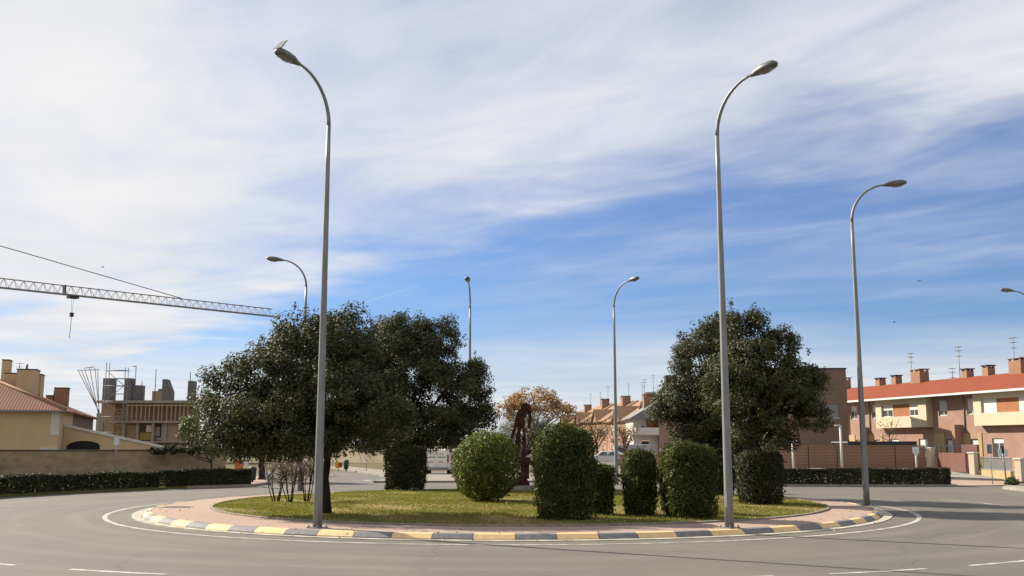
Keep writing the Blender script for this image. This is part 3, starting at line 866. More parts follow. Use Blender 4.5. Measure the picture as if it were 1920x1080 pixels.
def clipped(base, w, h, prof, n, mat, label, group=None, name='clipped_bush', leaf=0.07, seed=0, d=None, rough=0.05, square=2.0, stem=True):
    """a shrub clipped to a turned shape: prof is (radius factor, height factor) from the ground up"""
    rng = np.random.default_rng(seed)
    t = thing(name, base, label, 'bush', rng.uniform(-0.3, 0.3) if square == 2.0 else 0.12, group)
    pr = np.array(prof, dtype=float)
    R = w / 2; D = (d or w) / 2
    seg = np.hypot(np.diff(pr[:, 0]) * R, np.diff(pr[:, 1]) * h)
    area = seg * (pr[:-1, 0] + pr[1:, 0]) / 2
    k = rng.choice(len(seg), n, p=area / area.sum())
    u = rng.random(n)
    rf = pr[k, 0] * (1 - u) + pr[k + 1, 0] * u; zf = pr[k, 1] * (1 - u) + pr[k + 1, 1] * u
    dr = np.diff(pr[:, 0])[k] * R; dz = np.diff(pr[:, 1])[k] * h; q = np.hypot(dr, dz) + 1e-9
    nr, nz = dz / q, -dr / q
    a = rng.uniform(0, 2 * math.pi, n)
    ca, sa = np.cos(a), np.sin(a)
    sq = 1.0 / (np.abs(ca) ** square + np.abs(sa) ** square) ** (1 / square)
    lump = 1 + rough * (np.sin(3 * a + seed) * np.sin(4.1 * zf * h + seed * 2) + 0.6 * np.sin(7 * a + 5 * zf * h + seed))
    depth = rng.exponential(0.05, n)
    inner = rng.random(n) < 0.3
    depth[inner] = rng.uniform(0.16, 0.16 + 0.6 * R, inner.sum())
    out = rng.random(n) < 0.04
    depth[out] = -rng.uniform(0.0, 0.09, out.sum())
    c = np.stack([(rf * R * lump * sq - depth * nr) * ca, (rf * D * lump * sq - depth * nr) * sa, zf * h * (1 + rough * 0.4 * np.sin(2.3 * a + seed)) - depth * nz], 1)
    c[:, 2] = np.maximum(c[:, 2], 0.03)
    nn = np.stack([nr * ca, nr * sa, nz], 1) + rng.normal(size=(n, 3)) * 0.62
    lsz = np.where(inner, leaf * 2.0, leaf)
    leaf_mesh('foliage', c, nn, lsz, lsz * 0.55, MAT[mat], t, rng)
    if stem:
        m = MB()
        for i in range(7):
            aa = i * 0.9; r = 0.05 + 0.08 * (i % 3)
            m.tube([(r * math.cos(aa), r * math.sin(aa), -0.04), (R * 0.45 * math.cos(aa), R * 0.45 * math.sin(aa), h * 0.5), (R * 0.6 * math.cos(aa), R * 0.6 * math.sin(aa), h * 0.8)], [0.035, 0.024, 0.01], 5)
        m.build('stem', MAT['bark'], t)
    return t

BALL = [(0.30, 0.02), (0.55, 0.06), (0.82, 0.2), (0.97, 0.38), (1.0, 0.52), (0.95, 0.68), (0.80, 0.83), (0.55, 0.94), (0.25, 0.99), (0.02, 1.0)]
BARREL = [(0.80, 0.0), (0.88, 0.08), (0.96, 0.3), (1.0, 0.55), (1.0, 0.74), (0.95, 0.85), (0.80, 0.94), (0.45, 0.99), (0.02, 1.0)]
DRUM = [(0.84, 0.0), (0.90, 0.06), (0.97, 0.3), (1.0, 0.6), (1.0, 0.86), (0.93, 0.94), (0.70, 0.985), (0.02, 1.0)]
def bush(px, py, wpx, top, prof, n, mat, label, seed, square=2.0, rough=0.05, leaf=0.07, dmul=1.0):
    p = lz(G(px, py, 0.2)); s = p.y / F_PX
    Yc = p.y + wpx * s * 0.42
    p2 = lz(Vector((p.x * Yc / p.y, Yc, 0)))
    s = Yc / F_PX
    h = P(px, top, Yc).z - p2.z
    return clipped(p2, wpx * s, h, prof, n, mat, label, 'clipped bushes on the lawn', seed=seed, square=square, rough=rough, leaf=leaf, d=wpx * s * dmul)
bush(911, 944, 126, 811, BALL, 17000, 'privet', 'bright green bush clipped into a ball beside the rusty sculpture', 2, rough=0.05, leaf=0.085)
bush(1059, 975, 108, 797, BARREL, 24000, 'cypress', 'tallest clipped bush, a dark green domed column right of the sculpture', 4, 3.2, 0.06)
bush(1128, 966, 46, 872, DRUM, 9000, 'cypress', 'small dark clipped bush tucked against the tallest column bush', 6, 3.0, 0.05)
bush(1200, 967, 62, 843, BARREL, 13000, 'cypress', 'narrow clipped bush standing alone, third from the sculpture', 9, 2.6, 0.05)
bush(1294, 972, 94, 832, DRUM, 20000, 'cypress', 'broad square clipped bush left of the tall lamp post', 10, 4.0, 0.06)
bush(1262, 961, 44, 846, DRUM, 8000, 'cypress', 'dark slim clipped bush half hidden behind the broad square one', 13, 3.0, 0.05)
bush(760, 919, 76, 838, DRUM, 15000, 'hedge', 'dark clipped ivy drum wrapped round the trunk of the rounded oak', 15, 2.6, 0.04, 0.09)
bush(1426, 946, 82, 845, DRUM, 15000, 'hedge', 'black-green clipped drum at the foot of the rightmost oak', 17, 2.6, 0.035, 0.075)
bush(1352, 929, 50, 850, DRUM, 8000, 'hedge', 'dark clipped drum at the foot of the oak behind the tall lamp post', 19, 2.6, 0.04, 0.085)

# bare pruned shrubs by the lamp post
def bare_shrub(px, py, hpx, label, seed, n=7, spread=0.5):
    rng = np.random.default_rng(seed)
    p = lz(G(px, py, 0.2)); s = p.y / F_PX; h = hpx * s * 1.2
    t = thing('bare_shrub', p, label, 'shrub', 0, 'leafless shrubs on the lawn')
    m = MB(); m2 = MB()
    for i in range(n):
        a = rng.uniform(0, 6.283); r = rng.uniform(0.02, 0.14)
        b0 = Vector((r * math.cos(a), r * math.sin(a), -0.03))
        e = Vector((math.cos(a) * spread * rng.uniform(0.3, 1), math.sin(a) * spread * rng.uniform(0.3, 1), h * rng.uniform(0.5, 0.75)))
        q = [b0, b0.lerp(e, 0.4) + Vector(rng.normal(size=3) * 0.04), e]
        m.tube(q, [0.022, 0.016, 0.010], 6)
        for j in range(10):
            s0 = q[1].lerp(e, rng.uniform(0.1, 1)); d = Vector((rng.normal() * 0.35, rng.normal() * 0.35, abs(rng.normal()) * 0.35 + 0.1))
            e1 = s0 + d
            m2.tube([s0, s0.lerp(e1, 0.5) + Vector(rng.normal(size=3) * 0.04), e1], [0.011, 0.008, 0.004], 4, cap=False)
            for _ in range(3):
                s2 = s0.lerp(e1, rng.uniform(0.3, 1)); e2 = s2 + Vector((rng.normal() * 0.18, rng.normal() * 0.18, abs(rng.normal()) * 0.2))
                m2.tube([s2, e2], [0.006, 0.003], 3, cap=False)
    m.build('stem', MAT['bark'], t)
    m2.build('twigs', MAT['twig'], t)
    return t
bare_shrub(518, 940, 75, 'leafless twiggy shrub, leftmost in the row beside the front lamp post', 31)
bare_shrub(545, 941, 84, 'leafless twiggy shrub in the middle of the row beside the front lamp post', 32)
bare_shrub(575, 940, 82, 'leafless twiggy shrub nearest the front lamp post, with close upright stems', 33, 8, 0.4)

# grass and litter
def make_grass():
    rng = np.random.default_rng(21)
    n = 150000
    r = LR * np.sqrt(rng.random(n)) * 0.995; a = rng.uniform(0, 2 * math.pi, n)
    x = LCX + r * np.cos(a); y = LCY + r * np.sin(a)
    worn = np.sin(x * 0.8 + 1.7 * np.sin(y * 0.5)) + np.sin(y * 1.1 + 1.3 * np.sin(x * 0.6)) + 0.7 * np.sin(x * 2.3 + y * 1.9)
    k = rng.random(n) > np.clip((worn - 0.2) * 0.8, 0, 0.85)
    x, y, r = x[k], y[k], r[k]; n = len(x)
    z = 0.165 + 0.07 * np.maximum(0, 1 - (r / LR) ** 2)
    h = rng.uniform(0.025, 0.075, n) * (0.75 + 0.5 * np.sin(x * 0.9 + 1.3 * np.sin(y * 0.7)) ** 2)
    t = rng.uniform(0, 2 * math.pi, n); w = 0.014
    v = np.empty((n, 3, 3), dtype=np.float32)
    v[:, 0] = np.stack([x - w * np.cos(t), y - w * np.sin(t), z - 0.005], 1)
    v[:, 1] = np.stack([x + w * np.cos(t), y + w * np.sin(t), z - 0.005], 1)
    v[:, 2] = np.stack([x + rng.normal(size=n) * 0.03, y + rng.normal(size=n) * 0.03, z + h], 1)
    me = bpy.data.meshes.new('grass')
    me.vertices.add(n * 3); me.vertices.foreach_set('co', v.reshape(-1))
    me.loops.add(n * 3); me.loops.foreach_set('vertex_index', np.arange(n * 3, dtype=np.int32))
    me.polygons.add(n); me.polygons.foreach_set('loop_start', np.arange(0, n * 3, 3, dtype=np.int32))
    try: me.polygons.foreach_set('loop_total', np.full(n, 3, dtype=np.int32))
    except Exception: pass
    me.update(calc_edges=True); me.validate(); me.materials.append(MAT['grass'])
    o = bpy.data.objects.new('grass', me); COL.objects.link(o)
    tag(o, 'short patchy green and yellowed grass of the island lawn', 'grass', kind='stuff')
make_grass()
def litter():
    rng = np.random.default_rng(5)
    n = 900
    a = rng.uniform(0, 2 * math.pi, n); r = LR * np.sqrt(rng.random(n))
    c = np.stack([LCX + r * np.cos(a), LCY + r * np.sin(a), 0.215 + 0.07 * (1 - (r / LR) ** 2)], 1)
    m = 120
    a2 = rng.uniform(-2.9, -0.25, m); r2 = rng.uniform(11.7, 14.3, m)
    c2 = np.stack([CX + r2 * np.cos(a2), CY + r2 * np.sin(a2), np.where(r2 < 12.95, 0.16, np.where(r2 < 13.24, 0.17, 0.03))], 1)
    c = np.concatenate([c, c2]); k = len(c)
    nn = np.tile([0, 0, 1.0], (k, 1)) + rng.normal(size=(k, 3)) * 0.3
    o = leaf_mesh('fallen_leaves', c, nn, 0.085, 0.05, MAT['dry_leaf'], None, rng)
    tag(o, 'dry fallen leaves scattered over the lawn and paving', 'leaves', kind='stuff')
litter()

# ================================================================== rusty steel sculpture
def sculpture():
    Y = 50.0
    base = lz(P(980, HORIZON, Y))
    t = thing('steel_sculpture', base, 'dark rusty steel sculpture of cut plates standing on a low plinth', 'sculpture')
    s = Y / F_PX
    zb = P(980, 911, Y).z - base.z
    def q(px, py): return ((px - 980) * s, P(px, py, Y).z - base.z)
    MB().b(-0.95, 0.85, -0.45, 0.45, -0.05, 0.22).build('plinth', MAT['concrete'], t, 0.015)
    def plate(pts, y0, y1, name, rz=0.0):
        m = MB().prism([q(*p) for p in pts], (y0, y1), 'y')
        o = m.build(name, MAT['corten'], t)
        if rz: o.rotation_euler = (0, 0, rz)
        return o
    # foot
    plate([(960, 914), (993, 914), (992, 904), (984, 893), (974, 896), (966, 905)], -0.12, 0.12, 'foot_plate')
    plate([(972, 898), (992, 898), (992, 868), (990, 858), (974, 860), (977, 880)], -0.06, 0.06, 'post_plate')
    # lower cross piece
    plate([(970, 872), (1001, 871), (1003, 866), (995, 863), (994, 858), (974, 856), (971, 862)], -0.14, -0.07, 'cross_plate')
    # long shanks
    plate([(967, 860), (973, 862), (975, 832), (977, 803), (971, 801), (966, 830)], 0.0, 0.05, 'shank_plate')
    plate([(977, 862), (984, 860), (987, 830), (985, 803), (980, 803), (981, 830)], -0.06, 0.0, 'shank_plate')
    plate([(956, 829), (960, 830), (967, 808), (972, 790), (968, 786), (963, 800), (959, 813)], -0.09, -0.03, 'shank_plate')
    # trunk plate with an opening on its right side
    plate([(964, 797), (971, 803), (976, 805), (983, 805), (985, 792), (984, 786), (988, 776), (991, 779), (990, 792), (989, 804), (994, 803), (997, 786), (996, 771), (991, 764), (979, 763), (972, 770), (967, 781)], -0.03, 0.04, 'trunk_plate')
    # head ring
    plate([(977, 765), (995, 768), (995, 761), (990, 756), (983, 757), (978, 761), (984, 764), (990, 762)][:6] + [(978, 761)], -0.02, 0.06, 'head_plate')
    MB().tube([Vector((q(986, 762)[0] + 0.22 * math.cos(a), 0.0, q(986, 764)[1] + 0.17 * math.sin(a))) for a in np.linspace(-0.3, 3.5, 10)], 0.05, 6).build('head_ring', MAT['corten'], t)
    # braces of the foot
    for sx_ in (-1, 1):
        a = q(982, 894); b = q(982 + sx_ * 12, 912)
        MB().tube([(a[0], 0, a[1]), ((a[0] + b[0]) / 2 + sx_ * 0.05, 0, (a[1] + b[1]) / 2 - 0.08), (b[0], 0, b[1])], 0.04, 6).build('brace', MAT['corten'], t)
sculpture()

# ================================================================== hedges
def hedge_run(pts, h, w, n, label, mat='hedge', seed=0, z0=0.12, name='hedge'):
    rng = np.random.default_rng(seed)
    base = Vector((*pts[0], z0 + gz(*pts[0])))
    t = thing(name, base, label, 'hedge')
    P0 = np.array(pts, dtype=float); seg = np.diff(P0, axis=0); L = np.hypot(seg[:, 0], seg[:, 1]); cum = np.concatenate([[0], np.cumsum(L)])
    S = cum[-1]
    face = rng.choice(4, n, p=[0.44, 0.30, 0.20, 0.06])      # front, top, back, ends
    s = rng.random(n) * S; v = rng.random(n); u = rng.uniform(-0.5, 0.5, n)
    s = np.where(face == 3, np.where(rng.random(n) < 0.5, 0.02, S - 0.02), s)
    lump = 0.06 * np.sin(s * 1.3 + seed) + 0.035 * np.sin(s * 3.7 + 1.0) + 0.02 * np.sin(s * 11 + v * 5)
    dep = rng.exponential(0.05, n); dep[rng.random(n) < 0.05] *= -0.9
    off = np.where(face == 0, -w / 2 - lump + dep, np.where(face == 2, w / 2 + lump - dep, u * w))
    z = np.where(face == 1, h + lump * 0.8 - dep, v * h)
    z = np.minimum(z, h + lump * 0.8 + 0.03)
    edge_round = np.where((face == 0) & (z > h * 0.9), 0.05, 0)
    off = off + edge_round
    k = np.clip(np.searchsorted(cum, s, side='right') - 1, 0, len(L) - 1)
    f = (s - cum[k]) / L[k]
    pos = P0[k] + seg[k] * f[:, None]
    tg = seg[k] / L[k][:, None]; nl = np.stack([-tg[:, 1], tg[:, 0]], 1)
    c2 = pos + nl * off[:, None]
    zz = np.array([gz(a, b) for a, b in c2]) - gz(*pts[0])
    c = np.stack([c2[:, 0] - base.x, c2[:, 1] - base.y, z + zz], 1)
    nn = np.zeros((n, 3))
    nn[:, :2] = np.where((face == 0)[:, None], -nl, np.where((face == 2)[:, None], nl, 0)) + np.where((face == 3)[:, None], tg, 0) * np.where(s < S / 2, -1, 1)[:, None]
    nn[:, 2] = (face == 1) * 1.0
    nn += rng.normal(size=(n, 3)) * 0.6
    leaf_mesh('foliage', c, nn, 0.09, 0.055, MAT[mat], t, rng)
    m = MB()
    for i in range(int(S / 0.8)):
        ss = (i + 0.5) * 0.8; kk = int(np.clip(np.searchsorted(cum, ss, side='right') - 1, 0, len(L) - 1)); pp = P0[kk] + seg[kk] * (ss - cum[kk]) / L[kk]
        x, y = pp[0] - base.x, pp[1] - base.y
        m.tube([(x, y, -0.05 + gz(*pp) - gz(*pts[0])), (x + rng.normal() * 0.1, y + rng.normal() * 0.08, h * 0.7)], [0.03, 0.015], 5)
    m.build('stems', MAT['bark'], t)['kind'] = 'stuff'
    return t
RH = 24.8
lh = [(CX + RH * math.cos(a), CY + RH * math.sin(a)) for a in np.linspace(math.radians(188), math.radians(140.5), 18)]
lh2 = [(CX + RH * math.cos(a), CY + RH * math.sin(a)) for a in np.linspace(math.radians(139.6), math.radians(127.6), 7)]
lh = lh[::-1]; lh2 = lh2[::-1]
hedge_run([(p[0], p[1]) for p in lh[::-1]], 0.78, 0.95, 60000, 'long dark clipped hedge along the left kerb, running out of the picture', seed=41)
hedge_run([(p[0], p[1]) for p in lh2[::-1]], 0.86, 1.0, 22000, 'short dark hedge ending at the pink pavement, right of the long left hedge', seed=42)
rh = [(CX + RH * math.cos(a), CY + RH * math.sin(a)) for a in np.linspace(math.radians(69), math.radians(54), 7)]
rh = [(p[0], p[1]) for p in rh] + [(17.9, 59.1), (21, 59.1), (24.95, 59.1)]
hedge_run(rh, 0.86, 0.95, 52000, 'dark clipped hedge along the kerb before the brown board fence', seed=43)

# ================================================================== buildings, right: red-roofed terrace
def window(parent, x0, x1, z0, z1, y, blind=0.4, mull=True, out=1, blind_mat='blind', name='window', frame='white_paint'):
    """a window in a wall whose outside looks towards +y*out: y is the wall face"""
    w = MB(); t = 0.06
    d = 0.03 * out
    def bb(a, b_, c_, d_, y0, y1): w.b(a, b_, min(y0, y1), max(y0, y1), c_, d_)
    bb(x0, x0 + t, z0, z1, y - d, y + d); bb(x1 - t, x1, z0, z1, y - d, y + d)
    bb(x0 + t, x1 - t, z0, z0 + t, y - d, y + d); bb(x0 + t, x1 - t, z1 - t, z1, y - d, y + d)
    if mull: bb((x0 + x1) / 2 - 0.03, (x0 + x1) / 2 + 0.03, z0 + t, z1 - t, y - d, y + d)
    o = w.build(name, MAT[frame], parent)
    g = MB().b(x0 + t, x1 - t, min(y - 0.012 * out, y + 0.006 * out), max(y - 0.012 * out, y + 0.006 * out), z0 + t, z1 - t).build('pane', MAT['glass'], o)
    if blind > 0:
        zb = z1 - t - (z1 - z0 - 2 * t) * blind
        MB().b(x0 + t, x1 - t, min(y + 0.008 * out, y + 0.022 * out), max(y + 0.008 * out, y + 0.022 * out), zb, z1 - t).build('roller_blind', MAT[blind_mat], o)
    MB().b(x0 - 0.06, x1 + 0.06, min(y, y + 0.12 * out), max(y, y + 0.12 * out), z0 - 0.07, z0 - 0.003).build('sill', MAT['white_render'], o)
    return o

def wall_holes(m, x0, x1, z0, z1, y0, y1, holes):
    """wall slab between y0 and y1 with rectangular openings (x0,x1,z0,z1), none sharing a column span partially"""
    xs = sorted({x0, x1, *[h[0] for h in holes], *[h[1] for h in holes]})
    for a, b_ in zip(xs[:-1], xs[1:]):
        hs = sorted([h for h in holes if h[0] <= a + 1e-6 and h[1] >= b_ - 1e-6], key=lambda h: h[2])
        z = z0
        for h in hs:
            if h[2] > z + 1e-6: m.b(a, b_, y0, y1, z, h[2])
            z = h[3]
        if z1 > z + 1e-6: m.b(a, b_, y0, y1, z, z1)
    return m

def antenna(parent, x, y, z, h, seed=0):
    m = MB().tube([(x, y, z), (x, y, z + h)], 0.035, 5)
    for k, (dz, L) in enumerate(((0.0, 0.7), (-0.35, 0.55), (-0.8, 0.3))):
        m.tube([(x - L * 0.5, y, z + h + dz - 0.05), (x + L * 0.5, y, z + h + dz - 0.05)], 0.02, 4)
        for j in range(4):
            xx = x - L * 0.4 + L * 0.27 * j
            m.tube([(xx, y - 0.22, z + h + dz - 0.05), (xx, y + 0.22, z + h + dz - 0.05)], 0.014, 4)
    return m.build('antenna', MAT['galvanised'], parent)

def chimney(parent, x, y, z0, z1, w, d, mat, cap='concrete', pots=0):
    o = MB().b(x - w / 2, x + w / 2, y - d / 2, y + d / 2, z0, z1).build('chimney', MAT[mat], parent)
    MB().b(x - w / 2 - 0.08, x + w / 2 + 0.08, y - d / 2 - 0.08, y + d / 2 + 0.08, z1 + 0.16, z1 + 0.24).build('cap', MAT[cap], o)
    m = MB()
    for sx_ in (-1, 1):
        for sy_ in (-1, 1):
            m.b(x + sx_ * (w / 2 - 0.09) - 0.08, x + sx_ * (w / 2 - 0.09) + 0.08, y + sy_ * (d / 2 - 0.09) - 0.08, y + sy_ * (d / 2 - 0.09) + 0.08, z1, z1 + 0.16)
    m.b(x - w / 4, x + w / 4, y - d / 4, y + d / 4, z1, z1 + 0.10).build('vent', MAT[mat], o)
    return o

FA = Vector((30.7, 92.6, 0)); FD = Vector((0.234, -0.972, 0)).normalized(); FN = Vector((-FD.y, FD.x, 0)) * -1.0
if FN.x > 0: FN = -FN
TER_Z = 0.45
UNIT = 12.65
def terrace(s0, label, blinds, seed=0):
    # local x runs towards the camera along the street, local y away from the street (into the house)
    rz = math.atan2(FD.y, FD.x)
    o3 = FA + FD * s0
    t = thing('terrace_house', (o3.x, o3.y, TER_Z), label, 'house', rz, 'red-roofed terrace houses')
    # after rotating by rz, +x = FD ; +y = rot90(FD) = (-FD.y, FD.x): points to +x world = away from the street
    W = UNIT
    RB = 0.6                      # recess depth behind the bay face
    D = 11.0
    holes_up = [(0.75, 1.75, 4.15, 5.35), (10.0, 11.05, 4.15, 5.35)]
    holes_dn = [(3.3, 4.5, 0.25, 2.35), (7.2, 8.4, 0.95, 2.35), (0.9, 1.8, 0.1, 2.3), (10.7, 11.6, 0.1, 2.3)]
    m = MB()
    wall_holes(m, 0.0, W - 0.004, 0.0, 5.7, RB, RB + 0.3, holes_up + holes_dn)
    m.b(0, 0.25, RB + 0.3, D, 0, 5.7); m.b(W - 0.254, W - 0.004, RB + 0.3, D, 0, 5.7); m.b(0.25, W - 0.254, D - 0.3, D, 0, 5.7)
    m.build('wall', MAT['brick_red'], t)
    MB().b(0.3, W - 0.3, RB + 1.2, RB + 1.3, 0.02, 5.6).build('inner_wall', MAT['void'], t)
    # cream bay
    m = MB(); bz0, bz1 = 3.28, 5.68
    wall_holes(m, 2.25, 9.25, bz0, bz1, 0.0, 0.22, [(3.1, 8.2, 4.2, 5.2)])
    m.b(2.25, 2.5, 0.22, RB - 0.003, bz0, bz1); m.b(9.0, 9.25, 0.22, RB - 0.003, bz0, bz1)
    m.b(2.5, 9.0, 0.22, RB - 0.003, bz0, bz0 + 0.2)
    m.build('bay', MAT['cream_render'], t)
    MB().b(4.62, 6.88, 0.16, 0.26, 4.2, 5.2).build('panel', MAT['orange_panel'], t)
    window(t, 3.1, 4.6, 4.2, 5.2, 0.17, blinds[0], out=-1)
    window(t, 6.9, 8.2, 4.2, 5.2, 0.17, blinds[1], out=-1)
    window(t, 0.75, 1.75, 4.15, 5.35, RB + 0.12, blinds[2], out=-1)
    window(t, 10.0, 11.05, 4.15, 5.35, RB + 0.12, blinds[3], out=-1)
    window(t, 3.3, 4.5, 0.25, 2.35, RB + 0.12, 0.15, out=-1)
    window(t, 7.2, 8.4, 0.95, 2.35, RB + 0.12, blinds[4], out=-1)
    for x0 in (0.9, 10.7):
        d = MB().b(x0 + 0.05, x0 + 0.85, RB + 0.12, RB + 0.17, 0.1, 2.25).build('door', MAT['white_render'], t)
        MB().b(x0 + 0.70, x0 + 0.76, RB + 0.06, RB + 0.12, 1.0, 1.15).build('handle', MAT['dark_metal'], d)
    # ochre porch walls behind the dividing wall
    for q0, q1 in ((0.16, 0.85), (1.85, 2.24), (9.3, 10.6), (11.7, W - 0.22)): MB().b(q0, q1, RB - 0.06, RB - 0.003, 0.0, 2.75).build('porch_wall', MAT['ochre_render'], t)
    MB().b(-0.2, 0.15, -0.15, RB - 0.004, -0.1, 3.4).build('dividing_wall', MAT['brick_red'], t)
    MB().tube([(0.45, RB - 0.06, 2.8), (0.45, RB - 0.06, 5.65)], 0.05, 8).build('downpipe', MAT['grey_paint'], t)
    # roof: two slopes
    rise, run = 1.75, 6.7
    slope = math.hypot(rise, run); ang = math.atan2(rise, run)
    f = MB().b(0, W - 0.006, 0, slope, -0.10, 0.04)
    r = f.build('roof', MAT['tile_red'], t); r.location = (0, -0.5, 5.76); r.rotation_euler = (ang, 0, 0)
    bslope = MB().b(0, W - 0.006, 0, slope, -0.10, 0.04).build('roof', MAT['tile_red'], t)
    bslope.location = (W - 0.006, -0.5 + 2 * run, 5.76); bslope.rotation_euler = (ang, 0, math.pi)
    MB().b(0, W - 0.006, -0.62, -0.50, 5.63, 5.78).build('gutter', MAT['white_paint'], t)
    MB().b(0, W - 0.006, -0.48, RB + 0.3, 5.685, 5.73).build('soffit', MAT['white_render'], t)
    MB().prism([(RB + 0.3, 5.7), (D, 5.7), (run - 0.5, 7.3)], (0.02, 0.22), 'x').prism([(RB + 0.3, 5.7), (D, 5.7), (run - 0.5, 7.3)], (W - 0.226, W - 0.026), 'x').build('gable', MAT['brick_red'], t)
    ry = run - 0.5
    chimney(t, 0.4, ry - 0.3, 7.1, 8.4, 1.35, 0.95, 'brick_orange')
    chimney(t, 6.5, ry, 7.2, 8.02, 0.7, 0.7, 'brick_orange', 'dark_metal')
    chimney(t, 9.1, ry, 7.2, 8.12, 0.7, 0.7, 'brick_orange', 'dark_metal')
    antenna(t, 10.9 if seed != 1 else 5.0, ry + 0.4, 7.2, 3.1)
    if seed == 1: antenna(t, 4.0, ry + 0.4, 7.2, 1.3)
    if seed == 1: antenna(t, 11.7, ry + 0.4, 7.2, 3.2)
    # steps and railing up to the doors
    for k in range(3):
        MB().b(10.2, 12.2, -0.9 - 0.32 * k, RB - 0.08 if k == 0 else -0.9 - 0.32 * (k - 1) - 0.002, -0.35, 0.06 - 0.14 * k).build('step', MAT['concrete'], t)
    return t
terrace(1.7 - UNIT, 'far terrace house with red roof, mostly hidden behind the brown brick block', (0.3, 0.5, 0.4, 0.4, 0.4))
terrace(1.7, 'terrace house with red tiled roof and cream bay seen whole right of the lamp post', (0.42, 0.5, 0.55, 0.75, 0.45), 1)
terrace(1.7 + UNIT, 'nearest terrace house, its cream bay cut by the right edge of the picture', (1.0, 0.95, 0.8, 0.5, 1.0), 2)

# front garden gates and posts
def post(x, y, h, label, w=0.42):
    z = gz(x, y) + 0.14
    t = thing('gate_post', (x, y, z), label, 'post', 0.5, 'cream gate posts of the terrace')
    MB().b(-w / 2, w / 2, -w / 2, w / 2, -0.05, h).build('shaft', MAT['cream_render'], t, 0.01)
    MB().b(-w / 2 - 0.05, w / 2 + 0.05, -w / 2 - 0.05, w / 2 + 0.05, h + 0.002, h + 0.08).build('cap', MAT['white_render'], t)
    return t
def XY(px, Y): p = P(px, HORIZON, Y); return p.x, p.y
g1 = XY(1743, 72.5); g2 = XY(1823, 67.5); g3 = XY(1909, 62.5); g4 = XY(2010, 57.5)
post(*g1, 1.45, 'cream gate post at the end of the brown board fence'); post(*g2, 1.36, 'cream gate post between the maroon gate and the grey mesh gate')
post(*g3, 1.28, 'cream gate post nearest the right edge of the picture')
def boards(name, label, cat, a, b, h, n, mat, post_every=None, z_off=0.14, frame=None, gap=0.016, cap=None, z0=0.06, thick=0.04):
    a = Vector((*a, 0)); b = Vector((*b, 0)); d = b - a; L = d.length; rz = math.atan2(d.y, d.x)
    zb = min(gz(a.x, a.y), gz(b.x, b.y)) + z_off
    t = thing(name, (a.x, a.y, zb), label, cat, rz)
    hh = (h - z0) / n
    k = max(1, int(round(L / (post_every or L))))
    me = MB().b(0.0, L / k - 0.06, -thick / 2, thick / 2, 0, hh - gap).mesh('board', MAT[mat], 0.004)
    for j in range(k):
        for i in range(n):
            inst('board', me, t, (j * L / k + 0.03, random.uniform(-0.006, 0.006), z0 + i * hh))
    MB().b(0.03, L - 0.03, thick / 2 + 0.008, thick / 2 + 0.02, z0, h - 0.02).build('gap_shade_sheet', MAT['dark_metal'], t)  # added dark sheet that makes the gaps between boards read as shade
    for j in range(k + 1):
        MB().b(j * L / k - 0.04, j * L / k + 0.04, thick / 2 + 0.024, thick / 2 + 0.09, -0.4, h + 0.02).build('post', MAT[frame or mat], t)
    if cap: MB().b(-0.05, L + 0.05, -0.07, 0.07, h + 0.002, h + 0.07).build('coping', MAT[cap], t)
    return t
boards('board_fence', 'long fence of horizontal brown boards before the brown brick block', 'fence', XY(1462, 74.5), (g1[0] - 0.35, g1[1] + 0.1), 1.62, 7, 'wood_fence', 2.2, 0.12, 'wood_fence', 0.013, 'wood_fence')
boards('driveway_gate', 'maroon slatted driveway gate between two cream posts', 'gate', (g1[0] + 0.35, g1[1] - 0.25), (g2[0] - 0.35, g2[1] + 0.3), 1.3, 9, 'gate_maroon', None, 0.2, 'gate_maroon', 0.012)
# mesh gate
def mesh_gate():
    a = Vector((g2[0] + 0.35, g2[1] - 0.3, 0)); b = Vector((g3[0] - 0.35, g3[1] + 0.3, 0)); d = b - a; L = d.length
    t = thing('railing', (a.x, a.y, gz(a.x, a.y) + 0.15), 'low ochre wall with grey bar railing behind the leaning sign', 'railing', math.atan2(d.y, d.x))
    MB().b(0, L, -0.1, 0.1, -0.2, 0.32).build('base_wall', MAT['ochre_render'], t)
    MB().b(0, L, -0.03, 0.03, 1.1, 1.15).b(0, L, -0.03, 0.03, 0.36, 0.40).build('rail', MAT['grey_paint'], t)
    me = MB().b(-0.014, 0.014, -0.014, 0.014, 0.4, 1.1).mesh('bar', MAT['grey_paint'])
    n = int(L / 0.14)
    for i in range(n + 1): inst('bar', me, t, (i * L / n, 0, 0))
    MB().b(0.3, L - 0.3, 0.05, 0.07, 0.42, 1.08).build('screen', MAT['grey_blind'], t)
mesh_gate()
# brick stair wall and railing behind the gate
def stair_wall():
    x, y = XY(1806, 71.5)
    t = thing('entrance_wall', (x, y, gz(x, y) + 0.14), 'maroon clad entrance wall with dark railing behind the driveway gate', 'wall', -1.2)
    MB().b(-0.1, 1.3, -0.1, 0.1, 0, 1.75).build('wall', MAT['gate_maroon'], t)
    MB().b(-2.6, -0.12, -0.04, 0.04, 1.62, 1.70).build('rail', MAT['dark_metal'], t)
    for i in range(6): MB().b(-2.55 + i * 0.45, -2.51 + i * 0.45, -0.02, 0.02, 0, 1.618).build('bar', MAT['dark_metal'], t)
stair_wall()

